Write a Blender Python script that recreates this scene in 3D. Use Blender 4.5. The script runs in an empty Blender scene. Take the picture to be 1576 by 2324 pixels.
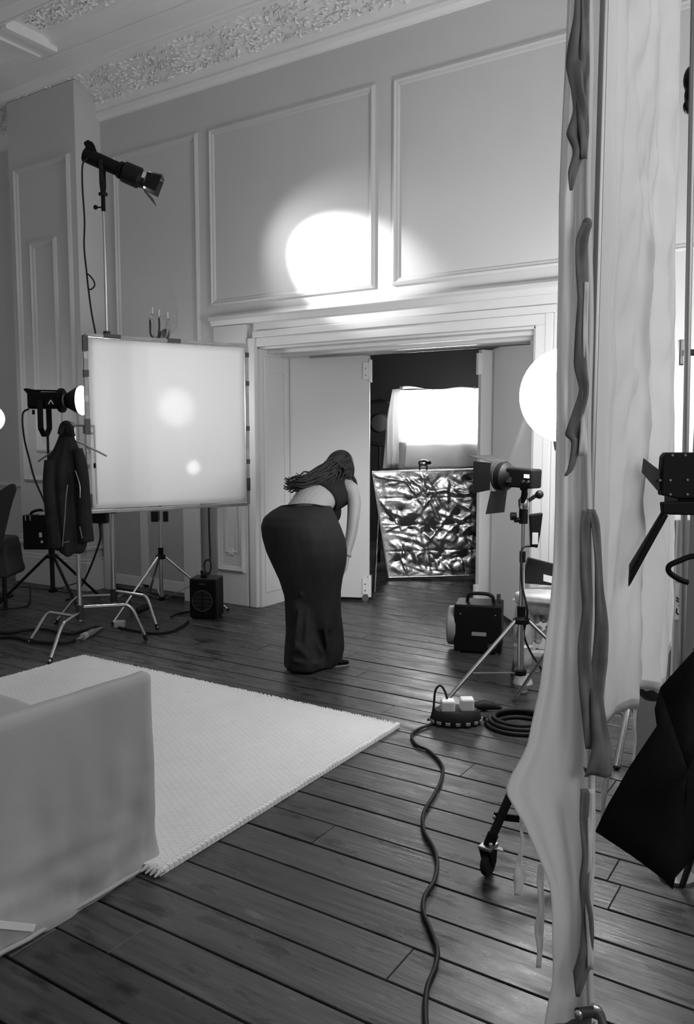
import bpy, math, random
from mathutils import Vector, Matrix, noise

# ------------------------------------------------------------------ camera, world, light, exposure
SC = bpy.context.scene
COL = SC.collection
FPX, PITCH, YAW, EYE = 1829.0, math.radians(5.31), math.radians(-32.67), 1.5
cam_data = bpy.data.cameras.new('camera')
cam_data.sensor_fit = 'VERTICAL'
cam_data.sensor_height = 24.0
cam_data.lens = 24.0 * FPX / 2324.0
cam_data.clip_end = 60
cam = bpy.data.objects.new('camera', cam_data)
COL.objects.link(cam)
cam.location = (0, 0, EYE)
cam.rotation_euler = (math.radians(90) - PITCH, 0, -YAW)
SC.camera = cam

world = bpy.data.worlds.new('world')
SC.world = world
world.use_nodes = True
bg = world.node_tree.nodes['Background']
bg.inputs['Color'].default_value = (1, 1, 1, 1)
bg.inputs['Strength'].default_value = 0.19

# daylight entering through the two tall windows of the right-hand wall
for wy in (0.2, 2.7):
    al = bpy.data.lights.new('window_daylight', 'AREA')
    al.shape = 'RECTANGLE'
    al.size, al.size_y = 2.7, 1.5
    al.energy = 34.0
    ao_ = bpy.data.objects.new('window_daylight', al)
    COL.objects.link(ao_)
    ao_.location = (2.28, wy, 2.95)
    ao_.rotation_euler = (0, math.radians(90), 0)

SC.view_settings.view_transform = 'Standard'
SC.view_settings.look = 'None'
SC.view_settings.gamma = 1.0
SC.view_settings.use_curve_mapping = False
SC.view_settings.exposure = 0.0

# ------------------------------------------------------------------ helpers
random.seed(11)
FWD = Vector((math.sin(YAW) * math.cos(PITCH), math.cos(YAW) * math.cos(PITCH), -math.sin(PITCH)))
RGT = Vector((math.cos(YAW), -math.sin(YAW), 0))
DWN = -RGT.cross(FWD)
FH = Vector((math.sin(YAW), math.cos(YAW), 0))          # horizontal viewing direction
CAM = Vector((0, 0, EYE))
UP = Vector((0, 0, 1))


def ray(x, y):
    return FWD + RGT * ((x - 788) / FPX) + DWN * ((y - 1162) / FPX)


def on_z(x, y, z=0.0):          # survey a point that lies at height z
    d = ray(x, y)
    return CAM + d * ((z - EYE) / d.z)


def on_y(x, y, Y):              # survey a point on a plane parallel to the far wall
    d = ray(x, y)
    return CAM + d * (Y / d.y)


def on_x(x, y, X):
    d = ray(x, y)
    return CAM + d * (X / d.x)


def on_d(x, y, d):              # survey a point standing d metres away
    r = ray(x, y)
    return CAM + r * (d / r.dot(FH))


def frame_of(axis):
    a = Vector(axis).normalized()
    h = UP if abs(a.z) < 0.9 else Vector((0, 1, 0))
    u = h.cross(a).normalized()
    return u, a.cross(u).normalized(), a


class MB:
    def __init__(s):
        s.v, s.f = [], []

    def add(s, vs, fs):
        o = len(s.v)
        s.v += [Vector(v) for v in vs]
        s.f += [tuple(i + o for i in f) for f in fs]
        return s

    def box(s, lo, hi):
        x0, y0, z0 = lo
        x1, y1, z1 = hi
        return s.add([(x0, y0, z0), (x1, y0, z0), (x1, y1, z0), (x0, y1, z0), (x0, y0, z1), (x1, y0, z1), (x1, y1, z1), (x0, y1, z1)],
                     [(0, 3, 2, 1), (4, 5, 6, 7), (0, 1, 5, 4), (1, 2, 6, 5), (2, 3, 7, 6), (3, 0, 4, 7)])

    def obox(s, c, ax, ay, az, hx, hy, hz):     # oriented box, half sizes
        c = Vector(c)
        ax, ay, az = (Vector(a).normalized() for a in (ax, ay, az))
        vs = [c + ax * (hx * i) + ay * (hy * j) + az * (hz * k) for k in (-1, 1) for i, j in ((-1, -1), (1, -1), (1, 1), (-1, 1))]
        return s.add(vs, [(0, 3, 2, 1), (4, 5, 6, 7), (0, 1, 5, 4), (1, 2, 6, 5), (2, 3, 7, 6), (3, 0, 4, 7)])

    def bar(s, a, b, w, h, up=UP):              # rectangular bar from a to b
        a, b = Vector(a), Vector(b)
        ax = (b - a).normalized()
        u = Vector(up)
        u = (u - ax * u.dot(ax))
        if u.length < 1e-4:
            u = Vector((0, 1, 0)) - ax * ax.y
        u.normalize()
        return s.obox((a + b) / 2, ax, ax.cross(u), u, (b - a).length / 2, w / 2, h / 2)

    def tube(s, pts, r, n=10, caps=True, flat=1.0):
        pts = [Vector(p) for p in pts]
        m = len(pts)
        rs = r if isinstance(r, (list, tuple)) else [r] * m
        t0 = (pts[1] - pts[0]).normalized()
        u, w, _ = frame_of(t0)
        vs = []
        for i, p in enumerate(pts):
            t = (pts[min(i + 1, m - 1)] - pts[max(i - 1, 0)]).normalized()
            u = (u - t * u.dot(t)).normalized()
            w = t.cross(u)
            for k in range(n):
                a = 2 * math.pi * k / n
                vs.append(p + (u * math.cos(a) + w * (math.sin(a) * flat)) * rs[i])
        fs = []
        for i in range(m - 1):
            for k in range(n):
                k2 = (k + 1) % n
                fs.append((i * n + k, i * n + k2, (i + 1) * n + k2, (i + 1) * n + k))
        if caps:
            fs.append(tuple(reversed(range(n))))
            fs.append(tuple((m - 1) * n + k for k in range(n)))
        return s.add(vs, fs)

    def cyl(s, a, b, r, r2=None, n=16):
        return s.tube([a, b], [r, r if r2 is None else r2], n)

    def lathe(s, o, axis, prof, n=24):          # profile of (radius, height along axis)
        u, w, a = frame_of(axis)
        o = Vector(o)
        vs, fs = [], []
        for r, h in prof:
            for k in range(n):
                g = 2 * math.pi * k / n
                vs.append(o + a * h + (u * math.cos(g) + w * math.sin(g)) * r)
        for i in range(len(prof) - 1):
            for k in range(n):
                k2 = (k + 1) % n
                fs.append((i * n + k, i * n + k2, (i + 1) * n + k2, (i + 1) * n + k))
        fs.append(tuple(reversed(range(n))))
        fs.append(tuple((len(prof) - 1) * n + k for k in range(n)))
        return s.add(vs, fs)

    def ball(s, c, r, n=16, m=10, ax=None):
        c = Vector(c)
        rx, ry, rz = r if isinstance(r, (list, tuple)) else (r, r, r)
        X, Y, Z = ax if ax else (Vector((1, 0, 0)), Vector((0, 1, 0)), UP)
        vs, fs = [], []
        for i in range(m + 1):
            th = math.pi * i / m
            for k in range(n):
                g = 2 * math.pi * k / n
                vs.append(c + X * (rx * math.sin(th) * math.cos(g)) + Y * (ry * math.sin(th) * math.sin(g)) + Z * (rz * math.cos(th)))
        for i in range(m):
            for k in range(n):
                k2 = (k + 1) % n
                fs.append((i * n + k, (i + 1) * n + k, (i + 1) * n + k2, i * n + k2))
        return s.add(vs, fs)

    def prism(s, poly, ext):                    # polygon of 3-D points pushed along ext
        e = Vector(ext)
        n = len(poly)
        poly = [Vector(p) for p in poly]
        return s.add(poly + [p + e for p in poly],
                     [tuple(reversed(range(n))), tuple(range(n, 2 * n))] + [(i, (i + 1) % n, n + (i + 1) % n, n + i) for i in range(n)])

    def grid(s, rows):                          # rows of points -> open surface
        m, n = len(rows), len(rows[0])
        return s.add([p for r in rows for p in r],
                     [(i * n + j, i * n + j + 1, (i + 1) * n + j + 1, (i + 1) * n + j) for i in range(m - 1) for j in range(n - 1)])

    def loft(s, rings, caps=True):
        n = len(rings[0])
        fs = [(i * n + k, i * n + (k + 1) % n, (i + 1) * n + (k + 1) % n, (i + 1) * n + k) for i in range(len(rings) - 1) for k in range(n)]
        if caps:
            fs.append(tuple(reversed(range(n))))
            fs.append(tuple((len(rings) - 1) * n + k for k in range(n)))
        return s.add([p for r in rings for p in r], fs)

    def build(s, name, m, parent=None, smooth=None, bevel=0.0, thick=0.0, sub=0, remesh=0.0, seg=2):
        base = ROOT.get(parent.name, Vector()) if parent else (sum(s.v, Vector()) / len(s.v))
        if not parent:
            base = Vector((base.x, base.y, min(v.z for v in s.v)))
        me = bpy.data.meshes.new(name)
        me.from_pydata([tuple(v - base) for v in s.v], [], s.f)
        me.update()
        me.materials.append(m)
        if smooth is not None:
            me.polygons.foreach_set('use_smooth', [True] * len(me.polygons))
            if smooth < 180:
                me.set_sharp_from_angle(angle=math.radians(smooth))
        o = bpy.data.objects.new(name, me)
        COL.objects.link(o)
        if parent:
            o.parent = parent
        else:
            o.location = base
        ROOT[o.name] = base
        if remesh:
            q = o.modifiers.new('remesh', 'REMESH')
            q.mode = 'VOXEL'
            q.voxel_size = remesh
            q.use_smooth_shade = True
        if thick:
            q = o.modifiers.new('solid', 'SOLIDIFY')
            q.thickness = thick
            q.offset = 0
        if bevel:
            q = o.modifiers.new('bevel', 'BEVEL')
            q.width = bevel
            q.segments = seg
            q.limit_method = 'ANGLE'
        if sub:
            q = o.modifiers.new('sub', 'SUBSURF')
            q.levels = q.render_levels = sub
        return o


ROOT = {}


def tag(o, label, cat, group=None, kind=None):
    o['label'] = label
    o['category'] = cat
    if group:
        o['group'] = group
    if kind:
        o['kind'] = kind
    return o


def thing(name, label, cat, loc, group=None):
    o = bpy.data.objects.new(name, None)
    COL.objects.link(o)
    o.location = loc
    o.empty_display_size = 0.1
    ROOT[o.name] = Vector(loc)
    return tag(o, label, cat, group)


def structure(o, label, cat):
    return tag(o, label, cat, kind='structure')


def smooth_path(pts, k=6):                      # Catmull-Rom
    pts = [Vector(p) for p in pts]
    q = [pts[0] * 2 - pts[1]] + pts + [pts[-1] * 2 - pts[-2]]
    out = []
    for i in range(1, len(q) - 2):
        a, b, c, d = q[i - 1:i + 3]
        for j in range(k):
            t = j / k
            out.append(((b * 2) + (c - a) * t + (a * 2 - b * 5 + c * 4 - d) * t * t + (b * 3 - a - c * 3 + d) * t ** 3) * 0.5)
    out.append(pts[-1])
    return out


# ------------------------------------------------------------------ materials (the picture is black and white: all greys)
MATS = {}


def mat(name, g, rough=0.6, metal=0.0, spec=0.5, var=0.0, scale=6.0, bump=0.0, bscale=40.0, transl=0.0, emit=0.0, stretch=(1, 1, 1), glass=0.0, coords='Object', coat=0.0):
    m = bpy.data.materials.new(name)
    m.use_nodes = True
    nt = m.node_tree
    b = nt.nodes['Principled BSDF']
    b.inputs['Base Color'].default_value = (g, g, g, 1)
    b.inputs['Roughness'].default_value = rough
    b.inputs['Metallic'].default_value = metal
    b.inputs['Specular IOR Level'].default_value = spec
    b.inputs['Coat Weight'].default_value = coat
    if glass:
        b.inputs['Transmission Weight'].default_value = glass
    if emit:
        b.inputs['Emission Color'].default_value = (1, 1, 1, 1)
        b.inputs['Emission Strength'].default_value = emit
    if var or bump:
        tc = nt.nodes.new('ShaderNodeTexCoord')
        mp = nt.nodes.new('ShaderNodeMapping')
        mp.inputs['Scale'].default_value = stretch
        nt.links.new(tc.outputs[coords], mp.inputs['Vector'])
    if var:
        nz = nt.nodes.new('ShaderNodeTexNoise')
        nz.inputs['Scale'].default_value = scale
        nz.inputs['Detail'].default_value = 5
        nt.links.new(mp.outputs[0], nz.inputs['Vector'])
        rp = nt.nodes.new('ShaderNodeValToRGB')
        lo, hi = g * (1 - var), min(1, g * (1 + var))
        rp.color_ramp.elements[0].position = 0.3
        rp.color_ramp.elements[1].position = 0.7
        rp.color_ramp.elements[0].color = (lo, lo, lo, 1)
        rp.color_ramp.elements[1].color = (hi, hi, hi, 1)
        nt.links.new(nz.outputs['Fac'], rp.inputs[0])
        nt.links.new(rp.outputs[0], b.inputs['Base Color'])
    if bump:
        n2 = nt.nodes.new('ShaderNodeTexNoise')
        n2.inputs['Scale'].default_value = bscale
        n2.inputs['Detail'].default_value = 4
        nt.links.new(mp.outputs[0], n2.inputs['Vector'])
        bp = nt.nodes.new('ShaderNodeBump')
        bp.inputs['Strength'].default_value = bump
        bp.inputs['Distance'].default_value = 0.01
        nt.links.new(n2.outputs['Fac'], bp.inputs['Height'])
        nt.links.new(bp.outputs[0], b.inputs['Normal'])
    if transl:
        tr = nt.nodes.new('ShaderNodeBsdfTranslucent')
        tr.inputs[0].default_value = (g, g, g, 1)
        mx = nt.nodes.new('ShaderNodeMixShader')
        mx.inputs[0].default_value = transl
        nt.links.new(b.outputs[0], mx.inputs[1])
        nt.links.new(tr.outputs[0], mx.inputs[2])
        nt.links.new(mx.outputs[0], nt.nodes['Material Output'].inputs[0])
    MATS[name] = m
    return m


WALL = mat('wall_paint', 0.60, 0.55, var=0.03, scale=1.5, bump=0.05, bscale=25)
CEIL = mat('ceiling_plaster', 0.90, 0.7, var=0.03, scale=2, bump=0.06, bscale=30)
DOOR = mat('door_paint', 0.64, 0.4, var=0.02, scale=2, bump=0.03, bscale=20, stretch=(1, 1, 0.2))
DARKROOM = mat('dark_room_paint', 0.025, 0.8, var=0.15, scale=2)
CHROME = mat('chrome', 0.62, 0.22, 1.0)
STEEL = mat('dull_steel', 0.35, 0.4, 1.0)
BLACK = mat('black_metal', 0.007, 0.5, spec=0.25, var=0.2, scale=20)
BLACKP = mat('black_plastic', 0.005, 0.5, spec=0.15)
RUBBER = mat('black_rubber', 0.010, 0.6, spec=0.3)
DGREY = mat('dark_grey_metal', 0.035, 0.45, spec=0.3)
MGREY = mat('mid_grey_plastic', 0.25, 0.5)
LGREY = mat('light_grey_plastic', 0.5, 0.5)
WHITEP = mat('white_plastic', 0.75, 0.4)
LABEL = mat('pale_label', 0.55, 0.5)
TAPE = mat('black_tape', 0.03, 0.5)
FLAGM = mat('black_flag_cloth', 0.010, 0.9, spec=0.1, var=0.3, scale=5, bump=0.2, bscale=60)
JACKETM = mat('black_jacket_cloth', 0.016, 0.85, spec=0.2, var=0.3, scale=9, bump=0.3, bscale=30)
TROUSM = mat('black_trouser_cloth', 0.020, 0.8, spec=0.2, var=0.25, scale=7, bump=0.25, bscale=18, stretch=(1, 1, 0.35))
TOPM = mat('black_top_cloth', 0.016, 0.8, spec=0.2, bump=0.2, bscale=40)
SKIN = mat('skin', 0.34, 0.5, var=0.05, scale=6)
HAIRM = mat('dark_hair', 0.018, 0.55, spec=0.3, var=0.5, scale=18, bump=0.5, bscale=60, stretch=(1, 1, 0.3))
MUSLIN = mat('white_muslin', 0.85, 0.85, spec=0.1, var=0.05, scale=4, bump=0.25, bscale=14, stretch=(1, 1, 0.25), transl=0.5)
TIEM = mat('shaded_cloth_tie', 0.20, 0.85, spec=0.1, var=0.25, scale=14, transl=0.2)  # shade of ties facing away from the light, put into the cloth colour
TIEW = mat('white_cloth_tie', 0.8, 0.85, spec=0.1, var=0.15, scale=14, transl=0.25)
SOFAM = mat('white_sofa_cover', 0.38, 0.85, spec=0.1, var=0.05, scale=3, bump=0.45, bscale=5)
DIFF = mat('diffusion_cloth', 0.80, 0.6, spec=0.2, var=0.015, scale=3, transl=0.6)
LAMPON = mat('lamp_glow', 1.0, 0.5, emit=14.0)
GLOBE = mat('lantern_glow', 1.0, 0.5, emit=45.0)
GLOBE2 = mat('small_globe_glow', 1.0, 0.5, emit=6.0)
SOFTM = mat('softbox_glow', 1.0, 0.5, emit=11.0)
FOIL = mat('silver_foil', 0.8, 0.36, 1.0, bump=0.6, bscale=22)
CRYSTAL = mat('crystal_glass', 0.85, 0.05, glass=0.9)
MARBLE = mat('white_carved_stone', 0.55, 0.3, var=0.45, scale=9, bump=0.3, bscale=25)
LINEN = mat('dark_chair_cloth', 0.035, 0.8)
# ------------------------------------------------------------------ wood floor
def wood():
    m = bpy.data.materials.new('dark_floor_boards')
    m.use_nodes = True
    nt = m.node_tree
    N, L = nt.nodes, nt.links
    b = N['Principled BSDF']
    tc = N.new('ShaderNodeTexCoord')
    oi = N.new('ShaderNodeObjectInfo')
    off = N.new('ShaderNodeVectorMath')
    off.operation = 'SCALE'
    off.inputs[0].default_value = (37.0, 91.0, 13.0)
    L.new(oi.outputs['Random'], off.inputs['Scale'])
    ad = N.new('ShaderNodeVectorMath')
    L.new(tc.outputs['Object'], ad.inputs[0])
    L.new(off.outputs[0], ad.inputs[1])
    mp = N.new('ShaderNodeMapping')
    mp.inputs['Scale'].default_value = (0.9, 11, 1)
    L.new(ad.outputs[0], mp.inputs[0])
    n1 = N.new('ShaderNodeTexNoise')
    n1.inputs['Scale'].default_value = 3.2
    n1.inputs['Detail'].default_value = 8
    n1.inputs['Roughness'].default_value = 0.65
    L.new(mp.outputs[0], n1.inputs['Vector'])
    mp2 = N.new('ShaderNodeMapping')
    mp2.inputs['Scale'].default_value = (1.6, 5, 1)
    L.new(ad.outputs[0], mp2.inputs[0])
    n2 = N.new('ShaderNodeTexNoise')          # knots, scuffs and worn stain
    n2.inputs['Scale'].default_value = 3.0
    n2.inputs['Detail'].default_value = 4
    L.new(mp2.outputs[0], n2.inputs['Vector'])
    r1 = N.new('ShaderNodeValToRGB')
    e = r1.color_ramp.elements
    e[0].position, e[1].position = 0.25, 0.8
    e[0].color, e[1].color = (0.022, 0.022, 0.022, 1), (0.082, 0.082, 0.082, 1)
    L.new(n1.outputs['Fac'], r1.inputs[0])
    r2 = N.new('ShaderNodeValToRGB')
    e = r2.color_ramp.elements
    e[0].position, e[1].position = 0.27, 0.42
    e[0].color, e[1].color = (0.25, 0.25, 0.25, 1), (1, 1, 1, 1)
    q = r2.color_ramp.elements.new(0.70)
    q.color = (1, 1, 1, 1)
    q = r2.color_ramp.elements.new(0.78)
    q.color = (1.9, 1.9, 1.9, 1)
    L.new(n2.outputs['Fac'], r2.inputs[0])
    mx = N.new('ShaderNodeMix')
    mx.data_type = 'RGBA'
    mx.blend_type = 'MULTIPLY'
    mx.inputs['Factor'].default_value = 1
    L.new(r1.outputs[0], mx.inputs['A'])
    L.new(r2.outputs[0], mx.inputs['B'])
    rv = N.new('ShaderNodeMapRange')
    rv.inputs['To Min'].default_value = 0.75
    rv.inputs['To Max'].default_value = 1.3
    L.new(oi.outputs['Random'], rv.inputs['Value'])
    sc = N.new('ShaderNodeVectorMath')
    sc.operation = 'SCALE'
    L.new(mx.outputs['Result'], sc.inputs[0])
    L.new(rv.outputs[0], sc.inputs['Scale'])
    L.new(sc.outputs[0], b.inputs['Base Color'])
    rr = N.new('ShaderNodeMapRange')
    rr.inputs['From Min'].default_value = 0.3
    rr.inputs['From Max'].default_value = 0.7
    rr.inputs['To Min'].default_value = 0.20
    rr.inputs['To Max'].default_value = 0.48
    L.new(n2.outputs['Fac'], rr.inputs['Value'])
    L.new(rr.outputs[0], b.inputs['Roughness'])
    bp = N.new('ShaderNodeBump')
    bp.inputs['Strength'].default_value = 0.25
    bp.inputs['Distance'].default_value = 0.01
    L.new(n1.outputs['Fac'], bp.inputs['Height'])
    L.new(bp.outputs[0], b.inputs['Normal'])
    return m


WOOD = wood()
GAP = mat('dark_gap', 0.008, 0.9)
X0, X1 = -8.6, 2.2                      # room along the far wall
YW = 5.5                                # far wall
YB = 10.0                               # end of the dark room behind the doors
floor = MB().box((X0, -1.2, -0.08), (X1, YB, -0.03)).build('floor', GAP)
structure(floor, 'dark stained floor of old wide boards running along the far wall', 'floor')
PW = 0.1685
k = 0
yy = 1.326 - PW * 14
rnd = random.Random(5)
while yy < YB:
    y1 = yy + PW
    cuts = [X0]
    if abs(yy - 1.832) < 0.02:
        cuts += [-5.3, -1.047]
    elif abs(yy - 2.674) < 0.03:
        cuts += [-4.1, -0.665]
    else:
        x = X0 + rnd.uniform(0.5, 3.5)
        while x < X1 - 0.6:
            cuts.append(x)
            x += rnd.uniform(2.6, 4.2)
    cuts.append(X1)
    for a, c in zip(cuts[:-1], cuts[1:]):
        g, ch = 0.0032 + 0.0016 * rnd.random(), 0.002
        dz = rnd.uniform(-0.0015, 0.001)
        lo, hi = (a + 0.001, yy + g), (c - 0.001, y1 - g)
        b = MB()
        b.add([(lo[0], lo[1], -0.03), (hi[0], lo[1], -0.03), (hi[0], hi[1], -0.03), (lo[0], hi[1], -0.03),
               (lo[0], lo[1], dz - ch), (hi[0], lo[1], dz - ch), (hi[0], hi[1], dz - ch), (lo[0], hi[1], dz - ch),
               (lo[0] + ch, lo[1] + ch, dz), (hi[0] - ch, lo[1] + ch, dz), (hi[0] - ch, hi[1] - ch, dz), (lo[0] + ch, hi[1] - ch, dz)],
              [(0, 1, 5, 4), (1, 2, 6, 5), (2, 3, 7, 6), (3, 0, 4, 7), (4, 5, 9, 8), (5, 6, 10, 9), (6, 7, 11, 10), (7, 4, 8, 11), (8, 9, 10, 11), (3, 2, 1, 0)])
        b.build('plank', WOOD, floor)
    yy = y1
    k += 1

# ------------------------------------------------------------------ far wall with the doorway
DXL, DXR, DH = -4.44, -1.96, 2.27       # door opening
ZC = 4.88
TH = 0.42
wb = MB()
wb.box((X0, YW, -0.03), (DXL, YW + TH, 5.1)).box((DXR, YW, -0.03), (X1, YW + TH, 5.1)).box((DXL, YW, DH), (DXR, YW + TH, 5.1))
wall = wb.build('wall_back', WALL)
structure(wall, 'tall pale panelled wall with a wide doorway to a dark room', 'wall')


def moulding(x0, x1, z0, z1, y, w=0.055, d=0.028, parent=None, name='panel_moulding'):
    """mitred picture-frame moulding standing proud of a wall that faces -y"""
    prof = [(0, 0), (0.004, 0.6), (0.35, 1.0), (0.55, 0.55), (0.85, 0.35), (1.0, 0)]
    rings = []
    for cx, cz, sx, sz in ((x0, z0, 1, 1), (x1, z0, -1, 1), (x1, z1, -1, -1), (x0, z1, 1, -1)):
        rings.append([Vector((cx + sx * p * w, y - q * d, cz + sz * p * w)) for p, q in prof])
    m = MB()
    n = len(prof)
    fs = [(i * n + j, i * n + j + 1, ((i + 1) % 4) * n + j + 1, ((i + 1) % 4) * n + j) for i in range(4) for j in range(n - 1)]
    m.add([p for r in rings for p in r], fs)
    return m.build(name, WALL, parent, smooth=25)


moulding(-6.17, -5.09, 0.95, 4.165, YW, parent=wall)
moulding(-4.955, -3.27, 2.655, 4.165, YW, parent=wall)
moulding(-3.11, -0.75, 2.655, 4.165, YW, parent=wall)
moulding(-0.58, 1.9, 2.655, 4.165, YW, parent=wall)
moulding(-8.3, -7.55, 0.95, 4.165, YW, parent=wall)


def run_x(name, prof, x0, x1, m, parent=None, smooth=30):
    """extrude a (y,z) profile along x"""
    b = MB()
    n = len(prof)
    b.add([(x0, y, z) for y, z in prof] + [(x1, y, z) for y, z in prof],
          [(i, i + 1, n + i + 1, n + i) for i in range(n - 1)] + [tuple(reversed(range(n))), tuple(range(n, 2 * n))])
    return b.build(name, m, parent, smooth=smooth)


# ledge and layered head of the door surround
led = run_x('trim_1', [(5.5, 2.575), (5.46, 2.57), (5.42, 2.545), (5.415, 2.525), (5.44, 2.515), (5.455, 2.49), (5.46, 2.475), (5.5, 2.47)], -4.93, -1.45, DOOR)
structure(led, 'moulded ledge over the wide doorway', 'moulding')
arch = MB()
for q, (w0, w1, d) in enumerate(((0.0, 0.075, 0.035), (0.075, 0.13, 0.05), (0.13, 0.205, 0.028))):
    arch.box((DXL - 0.02, 5.5 - d, DH + w0), (DXR + 0.02 + w1, 5.5, DH + w1))
    arch.box((DXR + w0, 5.5 - d, 0), (DXR + w1, 5.5, DH + w0))
arch.box((DXL - 0.075, 5.455, 0), (DXL, 5.5, DH + 0.075))
arch.box((DXL - 0.105, 5.475, 0), (DXL - 0.075, 5.5, DH + 0.075))
ao = arch.build('trim_2', DOOR, bevel=0.006)
structure(ao, 'stepped architrave around the wide doorway', 'door frame')
# panelled pier to the left of the doorway
pier = MB().box((-4.915, 5.465, 0), (-4.545, 5.5, 2.47)).build('trim_3', DOOR, bevel=0.004)
structure(pier, 'narrow panelled pier between grille and doorway', 'wall panel')
moulding(-4.885, -4.575, 0.30, 2.3, 5.465, 0.05, 0.03, pier)
moulding(-4.80, -4.66, 0.47, 2.15, 5.465, 0.022, 0.012, pier)
MB().box((-4.755, 5.44, 0.455), (-4.71, 5.47, 0.475)).box((-4.75, 5.455, 0.48), (-4.715, 5.47, 0.505)).build('catch', DOOR, pier)
# reveal linings
rv = MB().box((DXL, 5.5, 0), (DXL + 0.02, 5.92, DH)).box((DXL - 0.05, 5.925, 0), (DXL + 0.03, 5.96, DH))
ro = rv.build('trim_4', DOOR)
structure(ro, 'left lining of the doorway with a tall sunk panel', 'door frame')
MB().box((DXL + 0.02, 5.55, 0.12), (DXL + 0.032, 5.62, 2.2)).box((DXL + 0.02, 5.84, 0.12), (DXL + 0.032, 5.90, 2.2)).box((DXL + 0.02, 5.62, 2.06), (DXL + 0.032, 5.84, 2.2)).box((DXL + 0.02, 5.62, 0.12), (DXL + 0.032, 5.84, 0.3)).build('stile', DOOR, ro, bevel=0.006)
MB().box((DXR - 0.02, 5.5, 0), (DXR, 5.92, DH)).build('lining', DOOR, ro)
hd = MB().box((DXL, 5.5, DH - 0.02), (DXR, 5.92, DH)).box((DXL, 5.60, DH - 0.05), (DXR, 5.64, DH - 0.02)).box((DXL, 5.70, DH - 0.045), (DXR, 5.73, DH - 0.02)).box((DXL, 5.80, DH - 0.06), (DXR, 5.92, DH - 0.02))
ho = hd.build('trim_5', DOOR, bevel=0.004)
structure(ho, 'grooved head lining of the doorway with sliding rail', 'door frame')
MB().cyl((DXL + 0.3, 5.86, DH - 0.075), (DXR, 5.86, DH - 0.075), 0.012).build('rail', CHROME, ho, smooth=40)

bb = run_x('baseboard_back', [(5.5, 0.24), (5.48, 0.235), (5.47, 0.205), (5.465, 0.2), (5.465, 0.0), (5.5, 0)], X0, -4.92, DOOR)
structure(bb, 'pale skirting board along the far wall', 'skirting')
bb = run_x('baseboard_right', [(5.5, 0.24), (5.48, 0.235), (5.47, 0.205), (5.465, 0.2), (5.465, 0.0), (5.5, 0)], -1.74, X1, DOOR)
structure(bb, 'pale skirting board right of the doorway', 'skirting')

# pilaster
pl = MB().box((-7.36, 5.2, 0), (-6.35, 5.5, 4.80)).build('wall_pilaster', WALL)
structure(pl, 'broad panelled pilaster on the left of the far wall', 'pilaster')
moulding(-7.27, -6.43, 1.05, 4.15, 5.2, 0.06, 0.035, pl)
moulding(-7.06, -6.66, 1.35, 3.42, 5.2, 0.07, 0.03, pl)
plb = MB()
plb.box((-7.42, 5.14, 0), (-6.29, 5.5, 0.29)).box((-7.405, 5.155, 0.29), (-6.305, 5.5, 0.32)).box((-7.385, 5.175, 0.32), (-6.325, 5.5, 0.40)).box((-7.41, 5.15, 0.40), (-6.30, 5.5, 0.44)).box((-7.375, 5.185, 0.44), (-6.335, 5.5, 0.50))
plb.build('plinth', WALL, pl, bevel=0.008)

# ------------------------------------------------------------------ cornice and ceiling
cv = [(5.5, 4.515), (5.478, 4.52), (5.47, 4.535), (5.452, 4.545), (5.447, 4.575), (5.462, 4.60), (5.455, 4.632)]
for i in range(9):                      # cove
    a = math.pi / 2 * i / 8
    cv.append((5.175 + 0.275 * math.cos(a) ** 1.0, 4.645 + 0.165 * math.sin(a)))
cv += [(5.165, 4.812), (5.158, 4.835), (5.142, 4.842), (5.14, 4.862), (5.12, 4.868), (5.115, ZC)]
cor = run_x('trim_6', cv, X0, X1, CEIL, smooth=40)
structure(cor, 'deep coved plaster cornice with dense leaf ornament', 'cornice')


def leaf(b, c, nrm, dirv, L, W, H):
    """one small raised plaster leaf"""
    n = Vector(nrm).normalized()
    t = Vector(dirv)
    t = (t - n * t.dot(n)).normalized()
    s = n.cross(t)
    c = Vector(c)
    vs = [c - t * L * 0.5, c + s * W * 0.5 + n * H * 0.3, c + t * L * 0.5 + n * H * 0.8, c - s * W * 0.5 + n * H * 0.3, c + n * H, c - t * L * 0.15 + n * H * 0.4]
    b.add(vs, [(0, 1, 5), (1, 4, 5), (4, 3, 5), (3, 0, 5), (1, 2, 4), (2, 3, 4)])


orn = MB()
r = random.Random(3)
for i in range(2600):
    x = r.uniform(-7.9, 0.6)
    a = math.pi / 2 * r.uniform(0.06, 0.97)
    y, z = 5.175 + 0.275 * math.cos(a), 4.645 + 0.165 * math.sin(a)
    if y > 5.195 and -7.37 < x < -6.34:
        continue
    nrm = Vector((0, -math.cos(a) * 0.8, -math.sin(a) - 0.2))
    nrm = Vector((r.uniform(-0.3, 0.3), -0.55, -0.85))
    leaf(orn, (x, y, z), nrm, (math.sin(x * 9) + r.uniform(-1, 1), r.uniform(-0.6, 0.2), r.uniform(-0.3, 1)), r.uniform(0.03, 0.075), r.uniform(0.015, 0.035), r.uniform(0.010, 0.028))
oo = orn.build('leaf_ornament', CEIL, cor, smooth=50)
oo['kind'] = 'stuff'

ce = MB().box((X0, -1.2, ZC + 0.05), (X1, YW, ZC + 0.15)).build('ceiling', CEIL)
structure(ce, 'high plaster ceiling with moulded ribs and coffers', 'ceiling')


def rib_x(y0, y1, x0, x1, dz=0.0):
    b = MB().box((x0, y0, ZC - dz), (x1, y1, ZC + 0.05))
    for e, s in ((y0, 1), (y1, -1)):
        b.box((x0, min(e, e + s * 0.02), ZC - dz - 0.012), (x1, max(e, e + s * 0.02), ZC - dz))
    return b.build('rib', CEIL, ce, bevel=0.006)


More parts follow.
